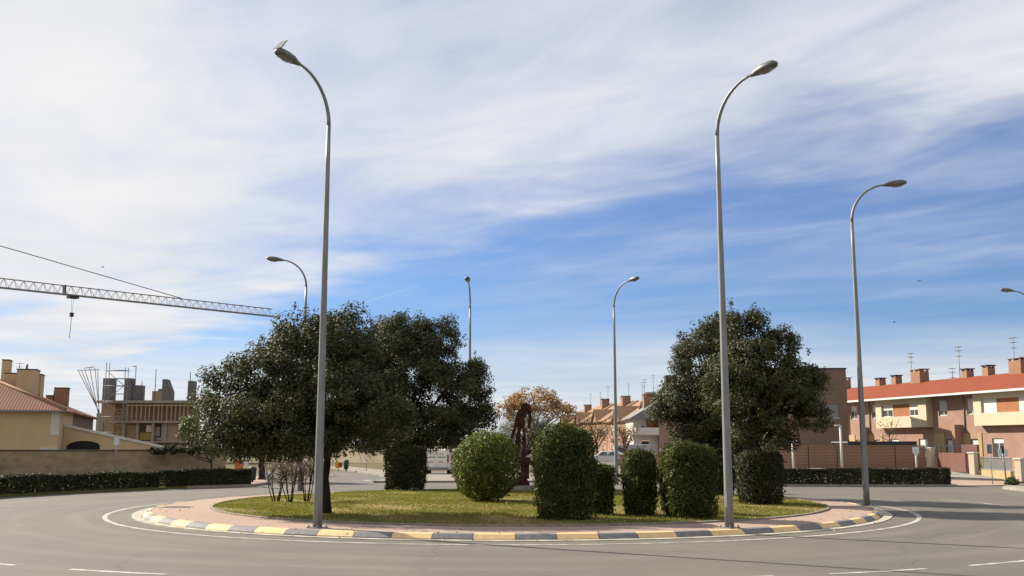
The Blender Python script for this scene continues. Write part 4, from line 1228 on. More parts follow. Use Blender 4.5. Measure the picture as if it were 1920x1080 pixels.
# carport
def carport(px0, px1, Y, ztop, label, mat='dark_metal', depth=4.0, drop=0.35):
    a = P(px0, HORIZON, Y); b = P(px1, HORIZON, Y); L = b.x - a.x
    zg = gz(a.x, Y) + 0.14
    t = thing('carport', (a.x, Y, zg), label, 'carport')
    H = ztop - zg
    MB().b(0, L, 0, depth, H - 0.09, H).build('roof', MAT['grey_paint'], t)
    MB().b(-0.03, L + 0.03, -0.05, -0.003, H - drop, H + 0.02).build('fascia', MAT[mat], t)
    for x in (0.1, L * 0.5, L - 0.1):
        for y in (0.1, depth - 0.1): MB().b(x - 0.05, x + 0.05, y - 0.05, y + 0.05, -0.1, H - 0.092).build('post', MAT['dark_metal'], t)
carport(1590, 1718, 76.5, 2.56, 'dark flat carport roof above the board fence before the red terrace', drop=0.55)  # dark fascia deepened to stand in for the black shade under the roof
carport(1508, 1551, 76.0, 2.2, 'small grey canopy showing over the board fence before the brick block', 'grey_paint', 2.0, 0.22)

# ------------------------------------------------------------------ brown brick block
def brick_block():
    a = P(1440, HORIZON, 83.5); b = P(1589, 760, 83.5); zg = gz(b.x, 83.5)
    t = thing('brick_block', (a.x, 83.5, zg), 'plain brown brick block with flat roof and one shuttered window behind the oak', 'building')
    L = b.x - a.x; H = P(1587, 692, 83.5).z - zg; D = 3.9
    wx0 = P(1544, 770, 83.5).x - a.x; wx1 = P(1573, 770, 83.5).x - a.x
    z1 = P(0, 757, 83.5).z - zg; z0 = P(0, 783, 83.5).z - zg
    m = MB(); wall_holes(m, 0, L, 0, H, 0, 0.3, [(wx0, wx1, z0, z1)])
    m.b(0, 0.3, 0.3, D, 0, H).b(L - 0.3, L, 0.3, D, 0, H).b(0.3, L - 0.3, D - 0.3, D, 0, H).b(0.3, L - 0.3, 0.3, D - 0.3, H - 0.5, H - 0.3)
    m.build('wall', MAT['brick_brown'], t)
    window(t, wx0, wx1, z0, z1, 0.10, 1.0, out=-1, blind_mat='grey_blind', frame='grey_paint')
    MB().b(-0.06, L + 0.06, -0.06, D + 0.06, H + 0.002, H + 0.10).build('coping', MAT['dark_metal'], t)
    MB().tube([(L * 0.35, 1.5, H), (L * 0.35, 1.5, H + 0.7)], 0.03, 6).build('vent_pipe', MAT['galvanised'], t)
brick_block()

# ================================================================== tan-roofed houses down the far street
MD = Vector((-0.124, 0.992, 0)).normalized()
def far_house(s0, label, L=15.0, seed=0, near=False):
    o3 = Vector((18.6, 126, 0)) + MD * s0
    rz = math.atan2(MD.y, MD.x)                      # local x runs away from the camera, local y to the left (street side)
    t = thing('tan_house', (o3.x, o3.y, 0), label, 'house', rz, 'tan-roofed houses along the far street')
    W = 10.0; ez = 6.1; rise = 2.9; zz = 0.25 * math.sin(seed * 2.1)
    holes = [(2, 3.1, 3.6, 4.8), (6, 7.1, 3.6, 4.8), (11, 12.1, 3.6, 4.8), (2, 3.1, 0.9, 2.1), (6, 7.1, 0.1, 2.2), (11, 12.1, 0.9, 2.1)]
    m = MB(); wall_holes(m, 0.3, L - 0.3, 0, ez, -0.3, 0.0, holes)
    m.b(0, 0.3, -W, 0, 0, ez).b(L - 0.3, L, -W, 0, 0, ez).b(0.3, L - 0.3, -W, -W + 0.3, 0, ez)
    m.build('wall', MAT['brick_orange' if seed % 2 else 'brick_red'], t)
    for h in holes: window(t, *h, -0.15, 0.4, out=1)
    MB().prism([(-W, ez), (0, ez), (-W / 2, ez + rise)], (0.02, 0.28), 'x').prism([(-W, ez), (0, ez), (-W / 2, ez + rise)], (L - 0.28, L - 0.02), 'x').build('gable', MAT['brick_red'], t)
    sl = math.hypot(rise, W / 2) + 0.6; ang = math.atan2(rise, W / 2)
    y0 = 0.6 * math.cos(ang); z0 = ez - 0.6 * math.sin(ang) + 0.05 + zz
    f = MB().b(0, L - 0.01, 0, sl, -0.1, 0.06).build('roof', MAT['tile_tan'], t); f.location = (L - 0.005, y0, z0); f.rotation_euler = (ang, 0, math.pi)
    f = MB().b(0, L - 0.01, 0, sl, -0.1, 0.06).build('roof', MAT['tile_tan'], t); f.location = (0.005, -W - y0, z0); f.rotation_euler = (ang, 0, 0)
    # cross gable dormer on the street side
    MB().prism([(4.4, ez - 0.3), (8.6, ez - 0.3), (6.5, ez + 1.6)], (-3.6, 0.45), 'y').build('dormer', MAT['brick_orange'], t)
    for sx_ in (-1, 1):
        q = MB().prism([(6.5, ez + 1.62), (6.5, ez + 1.78), (6.5 + sx_ * 2.5, ez - 0.42), (6.5 + sx_ * 2.5, ez - 0.58)], (-3.9, 0.75), 'y').build('dormer_roof', MAT['tile_tan'], t)
    chimney(t, 3.0, -W / 2 + 1.2, ez + 1.6, ez + rise + 0.65 + zz, 1.1, 1.3, 'brick_orange', 'dark_metal')
    chimney(t, 10.5, -W / 2 - 0.2, ez + rise - 0.3, ez + rise + 0.75 + zz, 0.8, 0.9, 'brick_red', 'dark_metal')
    antenna(t, 6.0, -W / 2, ez + rise - 0.1, 3.3 + 0.4 * math.sin(seed * 3.3))
    if seed % 2 == 0: antenna(t, 12.5, -W / 2, ez + rise - 0.1, 2.8)
    return t
far_house(1.5, 'nearest house of the tan-roofed row, with a red chimney by the white balcony house', seed=1)
far_house(16.8, 'second house of the tan-roofed row, behind the slender lamp post', seed=2)
far_house(32.1, 'third house of the tan-roofed row, with a dark-capped chimney', seed=3)
far_house(47.4, 'fourth house of the tan-roofed row, counted from the white balcony house', seed=4)
far_house(62.7, 'farthest house of the tan-roofed row, beside the autumn tree', seed=5)

def balcony_house():
    Y = 121.0
    a = P(1188, HORIZON, Y); s = Y / F_PX
    t = thing('balcony_house', (a.x, Y, 0), 'white fronted house with balcony, grey pitched roof and brick side', 'house')
    L1 = 45 * s; L2 = 135 * s
    def zc(py): return P(960, py, Y).z
    m = MB(); holes = [(0.9, 1.5, zc(803), zc(788)), (0.9, 1.9, 0.2, zc(826))]
    wall_holes(m, 0, L1, 0, zc(783), 0, 0.3, holes)
    m.b(0, 0.3, 0.3, 8, 0, zc(783))
    m.build('wall', MAT['white_render'], t)
    window(t, *holes[0], 0.12, 0.7, out=-1, mull=False)
    d = MB().b(0.95, 1.85, 0.12, 0.18, 0.2, zc(827)).build('door', MAT['bin_green'], t); MB().b(1.7, 1.76, 0.06, 0.12, 1.1, 1.25).build('handle', MAT['galvanised'], d)
    MB().b(1.55, L1 - 0.02, -0.05, -0.003, zc(803), zc(787)).build('panel', MAT['orange_panel'], t)
    b = MB().b(0.2, L1 - 0.004, -1.2, -0.004, zc(816), zc(814)).build('balcony', MAT['white_render'], t)
    MB().b(0.2, L1 - 0.004, -1.26, -1.2, zc(815.5), zc(802)).b(0.14, 0.2, -1.2, -0.01, zc(815.5), zc(802)).build('parapet', MAT['white_render'], b)
    MB().b(L1, L2, -1.3, 8, 0, zc(770)).build('brick_side', MAT['brick_red'], t)
    MB().prism([(-0.6, zc(785)), (L1 - 0.004, zc(785)), (L1 - 0.004, zc(756)), (L1 - 0.3, zc(756))], (-1.4, 8.2), 'y').build('roof', MAT['slate'], t)
    MB().prism([(L1, zc(770) + 0.004), (L2 + 0.4, zc(770) + 0.004), (L2 * 0.62, zc(742))], (-1.7, 8.2), 'y').build('roof', MAT['tile_tan'], t)
    MB().b(L1, L2, -1.36, -1.302, zc(847), zc(840)).build('plinth', MAT['white_render'], t)
    chimney(t, 36 * s, 2.5, zc(775), zc(741), 23 * s, 1.2, 'brick_orange', 'brick_red')
    chimney(t, 77 * s, 3.0, zc(765), zc(722), 18 * s, 1.3, 'brick_orange', 'dark_metal')
    MB().b(68 * s, 86 * s, 2.3, 3.7, zc(721), zc(701)).build('flue_cowl', MAT['dark_metal'], t)
    antenna(t, 30 * s, 4, zc(742), 2.2)
balcony_house()

def garden_wall(a, b, h, label, mat, cap, w=0.3, name='garden_wall', z=0.0):
    a = Vector((*a, 0)); b = Vector((*b, 0)); d = b - a
    zg = min(gz(a.x, a.y), gz(b.x, b.y)) + z
    t = thing(name, (a.x, a.y, zg), label, 'wall', math.atan2(d.y, d.x))
    MB().b(0, d.length, -w / 2, w / 2, -0.3, h).build('wall', MAT[mat], t)
    MB().b(-0.05, d.length + 0.05, -w / 2 - 0.06, w / 2 + 0.06, h + 0.002, h + 0.10).build('coping', MAT[cap], t)
    return t
garden_wall(XY(1162, 92), XY(1458, 84), 1.35, 'low red brick garden wall behind the clipped bushes, below the balcony house', 'brick_red', 'brick_brown')

# ================================================================== left: stone wall, tan house, building site
garden_wall((-62, 66), XY(425, 78), 1.78, 'long weathered tan wall with dark top behind the left hedge', 'stone_wall', 'stone_cap', 0.4, 'boundary_wall', 0.1)
def tan_house():
    ex = Vector((-0.958, -0.287, 0)).normalized(); ey = Vector((-0.287, 0.958, 0)).normalized()
    # local x points right-handed: use +x = -ex (towards the right), +y = ey (away)
    rz = math.atan2(-ex.y, -ex.x)
    o = P(108, HORIZON, 85)
    t = thing('tan_house', (o.x, o.y, 0), 'tan rendered house with brown hipped tile roof and big chimneys at the left edge', 'house', rz)
    W, D, ez = 14.0, 27.0, 5.15; k = 0.41
    h = [(-2.6, -2.1, 3.0, 3.9)]
    m = MB(); m.b(-W, 0, 0, 0.3, 0, ez); m.b(-W, -W + 0.3, 0.3, D, 0, ez).b(-W + 0.3, 0, D - 0.3, D, 0, ez).b(-0.3, 0, 0.3, 9.0, 0, ez)
    m.build('wall', MAT['tan_render'], t)
    MB().b(-0.3, -0.004, 9.0, D - 0.3, 0, ez).build('side_wall', MAT['brick_brown'], t)
    MB().b(-0.62, 0.03, -0.03, -0.003, 3.1, 5.0).build('corner_panel', MAT['white_render'], t)
    MB().b(-1.3, 0.02, -0.28, -0.02, 0.3, 2.1).build('meter_box', MAT['white_render'], t)
    # hipped roof, thick slabs
    ov = 0.5; rz_ = ez + k * (W / 2 + ov)
    A = (-W - ov, -ov, ez); B = (ov, -ov, ez); C = (ov, D + ov, ez); Dd = (-W - ov, D + ov, ez)
    R1 = (-W / 2, W / 2, rz_); R2 = (-W / 2, D - W / 2, rz_)
    def slab(pts, name, th=0.14):
        n = len(pts); vs_ = [Vector(p) for p in pts] + [Vector(p) - Vector((0, 0, th)) for p in pts]
        fs_ = [tuple(range(n)), tuple(reversed(range(n, 2 * n)))] + [(i, n + i, n + (i + 1) % n, (i + 1) % n) for i in range(n)]
        return MB().add(vs_, fs_).build(name, MAT['tile_brown'], t)
    slab([A, B, R1], 'roof'); slab([B, C, R2, R1], 'roof'); slab([C, Dd, R2], 'roof'); slab([Dd, A, R1, R2], 'roof')
    MB().tube([Vector(B) + Vector((0, 0, .03)), Vector(R1) + Vector((0, 0, .05))], 0.13, 8).build('hip_tiles', MAT['brick_orange'], t)
    MB().tube([Vector(R1) + Vector((0, 0, .05)), Vector(R2) + Vector((0, 0, .05))], 0.13, 8).build('ridge_tiles', MAT['brick_orange'], t)
    MB().b(-W - ov, ov, -ov - 0.12, -ov - 0.004, ez - 0.14, ez - 0.02).build('gutter', MAT['galvanised'], t)
    def loc(px, Y):
        w = P(px, HORIZON, Y) - Vector((o.x, o.y, CAM_H)); w.z = 0
        return -w.dot(ex), w.dot(ey)
    for (px, Y, top, wpx, dd, mt) in ((44, 96, 693, 33, 2.2, 'tan_render'), (62, 98, 702, 18, 2.0, 'tan_render'), (17, 97, 700, 28, 1.8, 'tan_render'), (2, 99, 675, 12, 1.6, 'tan_render'), (110, 102, 727, 23, 1.3, 'brick_orange'), (88, 104, 741, 12, 0.9, 'brick_orange')):
        lx, ly = loc(px, Y); zt = P(px, top, Y).z
        c = MB().b(lx - wpx * Y / F_PX / 2, lx + wpx * Y / F_PX / 2, ly - dd / 2, ly + dd / 2, ez + 0.3, zt - 0.1).build('chimney', MAT[mt], t)
        MB().b(lx - wpx * Y / F_PX / 2 - 0.05, lx + wpx * Y / F_PX / 2 + 0.05, ly - dd / 2 - 0.05, ly + dd / 2 + 0.05, zt - 0.098, zt).build('cap', MAT['stone_cap'], c)
    lx, ly = loc(40, 96); MB().tube([(lx, ly, 9), (lx, ly, P(40, 683, 96).z)], 0.1, 6).build('flue', MAT['dark_metal'], t)
    lx, ly = loc(96, 104); MB().tube([(lx, ly, 6), (lx, ly, P(96, 726, 104).z)], 0.12, 6).build('flue', MAT['dark_metal'], t)
    lx, ly = loc(26, 96.5); antenna(t, lx, ly, P(26, 700, 96.5).z - 0.2, 1.2)
    # side of the house: ramp parapet sloping down and arched garage mouth
    q = [(0.5, 0.0), (13.5, 0.0), (13.5, 0.7), (0.5, 3.9)]
    MB().prism([(0.05, 0.0), (12.5, 0.0), (12.5, 1.0), (0.05, 3.85)], (3.0, 3.25), 'y').build('ramp_wall', MAT['tan_render'], t)
    MB().prism([(0.05, 3.86), (12.5, 1.01), (12.6, 1.2), (0.05, 4.08)], (2.9, 3.35), 'y').build('ramp_coping', MAT['white_render'], t)
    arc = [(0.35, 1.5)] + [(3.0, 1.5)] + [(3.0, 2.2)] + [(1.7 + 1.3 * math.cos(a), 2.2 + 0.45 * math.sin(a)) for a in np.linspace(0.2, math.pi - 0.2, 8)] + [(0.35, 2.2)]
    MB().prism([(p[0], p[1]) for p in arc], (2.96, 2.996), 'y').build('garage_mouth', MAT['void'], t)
tan_house()

def site():
    Y = 128.0; s = Y / F_PX
    a = P(183, HORIZON, Y)
    t = thing('unfinished_building', (a.x, Y, 0), 'unfinished brick and concrete building with bare floor slabs and dark piers on top', 'building')
    def X(px): return (px - 183) * s
    def Z(py): return P(960, py, Y).z
    D = 9.0
    for (z1, z0, x0, x1) in ((751, 756, 180, 364), (789, 793, 205, 350), (827, 830, 205, 345)):
        MB().b(X(x0), X(x1), -0.6, D, Z(z0), Z(z1)).build('floor_slab', MAT['wet_concrete'], t)
    MB().b(X(186), X(362), 1.6, 1.9, 0, Z(756) - 0.004).build('back_wall', MAT['brick_rough'], t)
    MB().b(X(300), X(338), 0.0, 0.25, Z(827) + 0.004, Z(793) - 0.004).build('brick_infill', MAT['brick_rough'], t)
    MB().b(X(186), X(212), 0.0, 0.25, Z(827) + 0.004, Z(757)).build('brick_infill', MAT['brick_rough'], t)
    MB().b(X(258), X(298), 4.0, 4.3, Z(750), Z(730)).build('roof_wall', MAT['brick_rough'], t)
    MB().b(X(270), X(280), 3.9, 4.4, Z(730) + .004, Z(726)).build('roof_hatch', MAT['dark_concrete'], t)
    # dark piers on the roof
    for (x0, x1, y0, py) in ((186, 203, 0.0, 709), (226, 239, 0.0, 709), (239, 256, 0.3, 722), (345, 355, 0.0, 714)):
        MB().b(X(x0), X(x1), y0, y0 + 1.5, Z(751) + 0.003, Z(py)).build('pier', MAT['dark_concrete'], t)
    MB().prism([(X(297), Z(751) + .003), (X(315), Z(751) + .003), (X(315), Z(735)), (X(305), Z(711)), (X(297), Z(711))], (0, 1.2), 'y').build('pier', MAT['dark_concrete'], t)
    # timber uprights along the upper storey
    me = MB().b(-0.075, 0.075, -0.08, 0.08, 0, Z(757) - Z(789) - 0.01).mesh('upright', MAT['raw_wood'])
    for i, px in enumerate(range(238, 362, 8)):
        inst('upright', me, t, (X(px + random.uniform(-1, 1)), -0.35, Z(789) + 0.004))
    MB().b(X(236), X(362), -0.5, -0.44, Z(762), Z(759)).build('guard_rail', MAT['raw_wood'], t)
    for (x0, x1, y0, y1, mt) in ((234, 252, 825, 797, 'raw_wood'), (258, 285, 825, 811, 'ochre_board'), (270, 283, 810, 797, 'white_render'), (286, 297, 820, 800, 'wet_concrete'), (208, 222, 824, 806, 'ochre_board'), (288, 306, 826, 818, 'galvanised')):
        MB().b(X(x0), X(x1), 0.3, 0.38, Z(y0), Z(y1)).build('panel', MAT[mt], t)
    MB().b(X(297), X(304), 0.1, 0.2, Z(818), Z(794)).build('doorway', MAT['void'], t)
    for px in (190, 230, 256, 285, 308, 336): MB().b(X(px) - 0.16, X(px) + 0.16, -0.2, 0.12, 0, Z(793) - 0.01).build('column', MAT['wet_concrete'], t)
    for px, py in ((243, 686), (281, 691), (346, 697), (256, 714)): MB().tube([(X(px), 0.6, Z(751)), (X(px), 0.6, Z(py))], 0.05, 5).build('reinforcing_bar', MAT['cable'], t)
    MB().tube([(X(243), 0.6, Z(686)), (X(236), 0.6, Z(686))], 0.05, 5).build('reinforcing_bar', MAT['cable'], t)
    # scaffold tower
    b = P(198, HORIZON, Y - 2)
    sc = thing('scaffold_tower', (b.x, Y - 2.2, 0), 'grey tube scaffold tower standing against the unfinished building', 'scaffold')
    H = P(960, 690, Y - 2).z; w = 35 * s
    for x in (0, w):
        for y in (-1.0, 0): MB().tube([(x, y, 0), (x, y, H + (0.6 if x == 0 else 0))], 0.05, 5).build('standard', MAT['crane_paint'], sc)
    for k in range(1, 7):
        z = H * k / 6.2
        for y in (-1.0, 0): MB().tube([(-0.2, y, z), (w + 0.2, y, z)], 0.045, 5).build('ledger', MAT['crane_paint'], sc)
        MB().b(0, w, -0.98, -0.02, z - 1.02, z - 0.96).build('platform', MAT['raw_wood'], sc)
        MB().tube([(0, -1.05, z - H / 6.2), (w, -1.05, z)] if k % 2 else [(w, -1.05, z - H / 6.2), (0, -1.05, z)], 0.04, 5).build('brace', MAT['crane_paint'], sc)
    # bundle of props splayed like a fan
    c = P(182, HORIZON, Y - 6)
    f = thing('prop_rack', (c.x, Y - 6, 0), 'splayed bundle of thin metal props rising behind the tan house roof', 'props')
    base_z = P(960, 775, Y - 6).z
    MB().b(-0.2, 0.2, -0.2, 0.2, 0, base_z).build('stand', MAT['wet_concrete'], f)
    for px, py in ((146, 694), (153, 693), (160, 691), (168, 689), (176, 690), (185, 696)):
        tp = P(px, py, Y - 6)
        MB().tube([(0.1 * math.sin(px), 0.1 * math.cos(px), base_z), (tp.x - c.x, 0.3 * math.cos(px), tp.z)], 0.045, 5).build('prop', MAT['wet_concrete'], f)
    z = P(960, 692, Y - 6).z; x0 = P(146, 692, Y - 6).x - c.x; x1 = P(187, 692, Y - 6).x - c.x
    MB().tube([(x0, -0.1, z - 0.15), (x1, -0.1, z - 0.1)], 0.05, 5).build('tie', MAT['wet_concrete'], f)
    MB().tube([(x0 + 0.8, 0.1, z + 0.15), (x1 - 0.7, 0.1, z + 0.25)], 0.05, 5).build('tie', MAT['wet_concrete'], f)
site()

# ------------------------------------------------------------------ tower crane
def crane():
    tip = Vector((-37.5, 160, 0)); u = Vector((-28.2, -30, 0)); mast_xy = tip + u * 1.62
    tz = P(515, 594, 160).z
    t = thing('tower_crane', (mast_xy.x, mast_xy.y, 0), 'grey tower crane whose lattice jib reaches in from the left with a hook block', 'crane', math.atan2(-u.y, -u.x))
    L = u.length * 1.62
    JH = 1.25; JW = 0.9
    # mast
    m = MB()
    for sx_ in (-1, 1):
        for sy_ in (-1, 1): m.b(sx_ * 0.8 - 0.08, sx_ * 0.8 + 0.08, sy_ * 0.8 - 0.08, sy_ * 0.8 + 0.08, 0, tz + 1.2)
    for k in range(int(tz / 1.6)):
        for (a, b_) in (((-.8, -.8), (.8, -.8)), ((.8, -.8), (.8, .8)), ((.8, .8), (-.8, .8)), ((-.8, .8), (-.8, -.8))):
            m.tube([(a[0], a[1], k * 1.6), (b_[0], b_[1], (k + 1) * 1.6)], 0.05, 4)
    tag(m.build('mast', MAT['crane_paint'], t))
    MB().tube([(0, 0, tz + 1.2), (0, 0, tz + 9.6)], [0.5, 0.15], 6).build('apex', MAT['crane_paint'], t)
    MB().box((0.0, 1.3, tz - 0.6), (1.6, 1.2, 1.9)).build('cab', MAT['white_paint'], t)
    MB().b(-14, -0.8, -0.5, 0.5, tz + 0.1, tz + 0.4).build('counter_jib', MAT['crane_paint'], t)
    MB().b(-13.5, -11.5, -0.6, 0.6, tz - 1.8, tz + 0.09).build('counterweight', MAT['concrete'], t)
    # jib: two lower chords, one upper
    MB().tube([(0.8, -JW / 2, tz), (L, -JW / 2, tz)], 0.075, 6).build('chord', MAT['crane_paint'], t)
    MB().tube([(0.8, JW / 2, tz), (L + 1.0, JW / 2, tz)], 0.075, 6).build('chord', MAT['crane_paint'], t)
    MB().tube([(0.8, 0, tz + JH), (L - 0.8, 0, tz + JH * 0.92)], 0.075, 6).build('chord', MAT['crane_paint'], t)
    n = int((L - 1.6) / 1.25); st = (L - 1.6) / n
    for sgn, nm in ((-1, 'lacing'), (1, 'lacing')):
        m = MB()
        for k in range(n):
            x = 0.8 + k * st
            m.tube([(x, sgn * JW / 2, tz), (x + st / 2, 0, tz + JH)], 0.032, 4, cap=False); m.tube([(x + st / 2, 0, tz + JH), (x + st, sgn * JW / 2, tz)], 0.032, 4, cap=False)
        o = m.build(nm, MAT['crane_paint'], t); o['kind'] = 'stuff'
    # stay
    jx = L - u.length * 0.40
    MB().tube([(0, 0, tz + 9.4), (jx, 0, tz + JH)], 0.06, 5).build('stay', MAT['cable'], t)
    # trolley and hook
    def along(px):
        k = (px - 960) / F_PX
        tt = (tip.x - k * tip.y) / (k * u.y - u.x)
        return L - tt * u.length
    tx = along(128)
    MB().box((tx, 0, tz - 0.28), (1.3, 1.1, 0.3)).build('trolley', MAT['dark_metal'], t)
    MB().b(along(111) - 0.06, along(111) + 0.06, -JW / 2, JW / 2, tz, tz + JH).build('frame', MAT['dark_metal'], t)
    dpt = (tip + u * ((L - tx) / u.length)).y
    hz = P(128, 590, dpt).z; ez = P(128, 634, dpt).z
    h = MB().box((tx, 0, hz), (0.45, 0.35, 0.55)).build('hook_block', MAT['dark_metal'], t)
    MB().tube([(tx - 0.15, 0, tz - 0.4), (tx - 0.05, 0, hz + 0.2)], 0.018, 4).build('hoist_cable', MAT['cable'], t)
    MB().tube([(tx + 0.15, 0, tz - 0.4), (tx + 0.05, 0, hz + 0.2)], 0.018, 4).build('hoist_cable', MAT['cable'], t)
    MB().tube([(tx, 0, hz - 0.25), (tx - 0.1, 0, ez)], 0.04, 5).build('sling', MAT['cable'], t)
crane()

# ================================================================== more trees and shrubs in the distance
def tree_at(px, Y, items, label, r0, n_clump, per, mat, seed, top, leaf, name, group=None, rc=(0.4, 0.8), limbs=12, bark='bark', twigs=4, cat='tree', sprig=0.1, z=0.0):
    p = P(px, HORIZON, Y); p.z = gz(p.x, p.y) + z
    return oak(p, items, Y, label, r0, n_clump, per, mat=mat, top=top, leaf=leaf, group=group, rc=rc, seed=seed, name=name, sprig=sprig, limbs=limbs, bark=bark, twigs=twigs, cat=cat)
tree_at(1000, 112, [(1000, 760, 0, 50, 36, None), (975, 775, 0, 34, 28, None), (1030, 765, 0, 26, 24, None), (945, 775, 0, 22, 22, None), (1062, 775, 2, 22, 20, None)], 'plane tree with thin rusty orange autumn leaves behind the sculpture', 0.2, 190, 24, 'autumn', 51, 3.0, (0.24, 0.18), 'autumn_tree', limbs=26, bark='pale_twig', twigs=8)
tree_at(985, 88, [(985, 815, 0, 50, 44, None), (955, 830, 0, 34, 36, None), (1020, 825, 0, 34, 38, None), (990, 850, 0, 50, 22, None)], 'grey-green olive tree just behind the sculpture', 0.16, 210, 80, 'olive', 52, 1.6, (0.12, 0.05), 'olive_tree', rc=(0.3, 0.6))
def bare_tree(px, Y, hpx, label, seed, w=1.0):
    rng = np.random.default_rng(seed)
    p = P(px, HORIZON, Y); p.z = gz(p.x, p.y); s = Y / F_PX; H = hpx * s
    t = thing('bare_tree', p, label, 'tree', 0, 'leafless brown trees along the far street')
    m = MB(); tw = MB()
    m.tube([(0, 0, -0.1), (0.05, 0, H * 0.3), (0, 0.05, H * 0.55)], [0.14, 0.11, 0.07], 7)
    tips = []
    for i in range(16):
        a = rng.uniform(0, 6.283); z0 = H * rng.uniform(0.22, 0.55); r = H * 0.34 * w * rng.uniform(0.5, 1)
        e = Vector((math.cos(a) * r, math.sin(a) * r, z0 + H * rng.uniform(0.15, 0.45)))
        s0 = Vector((0, 0, z0)); md = s0.lerp(e, 0.5) + Vector((0, 0, 0.15))
        m.tube([s0, md, e], [0.055, 0.04, 0.02], 5, cap=False)
        for j in range(12):
            b0 = md.lerp(e, rng.uniform(0, 1)); d = Vector(rng.normal(size=3) * 0.45); d.z = abs(d.z) * 1.3
            tw.tube([b0, b0 + d * 0.5 + Vector(rng.normal(size=3) * 0.06), b0 + d], [0.022, 0.016, 0.008], 3, cap=False); tips.append(b0 + d)
    m.build('trunk', MAT['pale_twig'], t); tw.build('twigs', MAT['pale_twig'], t)
    c = np.repeat(np.array([tuple(q) for q in tips]), 3, axis=0); c = c + rng.normal(size=c.shape) * 0.28
    leaf_mesh('crown', c, rng.normal(size=c.shape), 0.17, 0.12, MAT['autumn'], t, rng)
bare_tree(1082, 112, 92, 'brown leafless tree nearest the autumn plane tree', 61)
bare_tree(1118, 112, 88, 'brown leafless tree left of the slender lamp post', 62, 1.1)
bare_tree(1172, 108, 84, 'brown leafless tree between the slender lamp post and the white house', 63, 1.1)
tree_at(357, 97, [(357, 800, 0, 18, 24, None), (350, 815, 0, 15, 18, None)], 'small bright green tree beside the unfinished building', 0.12, 70, 60, 'bright_leaf', 55, 1.2, (0.14, 0.08), 'garden_tree', rc=(0.3, 0.55))
tree_at(492, 66, [(492, 800, 0, 46, 48, None), (470, 820, 0, 36, 30, None)], 'dark garden tree standing behind the leftmost oak', 0.24, 120, 90, 'oak', 56, 1.6, (0.13, 0.07), 'garden_tree')
tree_at(398, 76, [(330, 846, 0, 52, 9, 0.5), (372, 846, 0, 22, 10, 0.5)], 'low dark shrub spilling over the left boundary wall', 0.08, 90, 70, 'hedge', 57, 1.2, (0.12, 0.07), 'wall_shrub', rc=(0.15, 0.3), limbs=5, cat='shrub')

# far edge of town: low cream wall and a line of trees closing the horizon
garden_wall(XY(480, 150), XY(880, 118), 2.0, 'long low cream wall far down the left exit road', 'cream_render', 'white_render', 0.3, 'far_wall')
def far_trees():
    rng = np.random.default_rng(77)
    lob = []
    for i in range(46):
        px = -150 + i * 48 + rng.uniform(-15, 15); Y = 260 + rng.uniform(-20, 20)
        c = P(px, 818, Y); r = rng.uniform(3, 5.5)
        lob.append((c.x, c.y, rng.uniform(0.5, 1.6), r, r * 0.7, rng.uniform(2.2, 3.8)))
    c, n = crown_points(lob, 1500, 26, (0.7, 1.4), rng, sprig=0.05)
    c[:, 2] = np.maximum(c[:, 2], 0.1)
    o = leaf_mesh('distant_trees', c, n, 0.55, 0.36, MAT['oak'], None, rng)
    tag(o, 'distant dark line of trees beyond the houses', 'trees', kind='stuff')
far_trees()

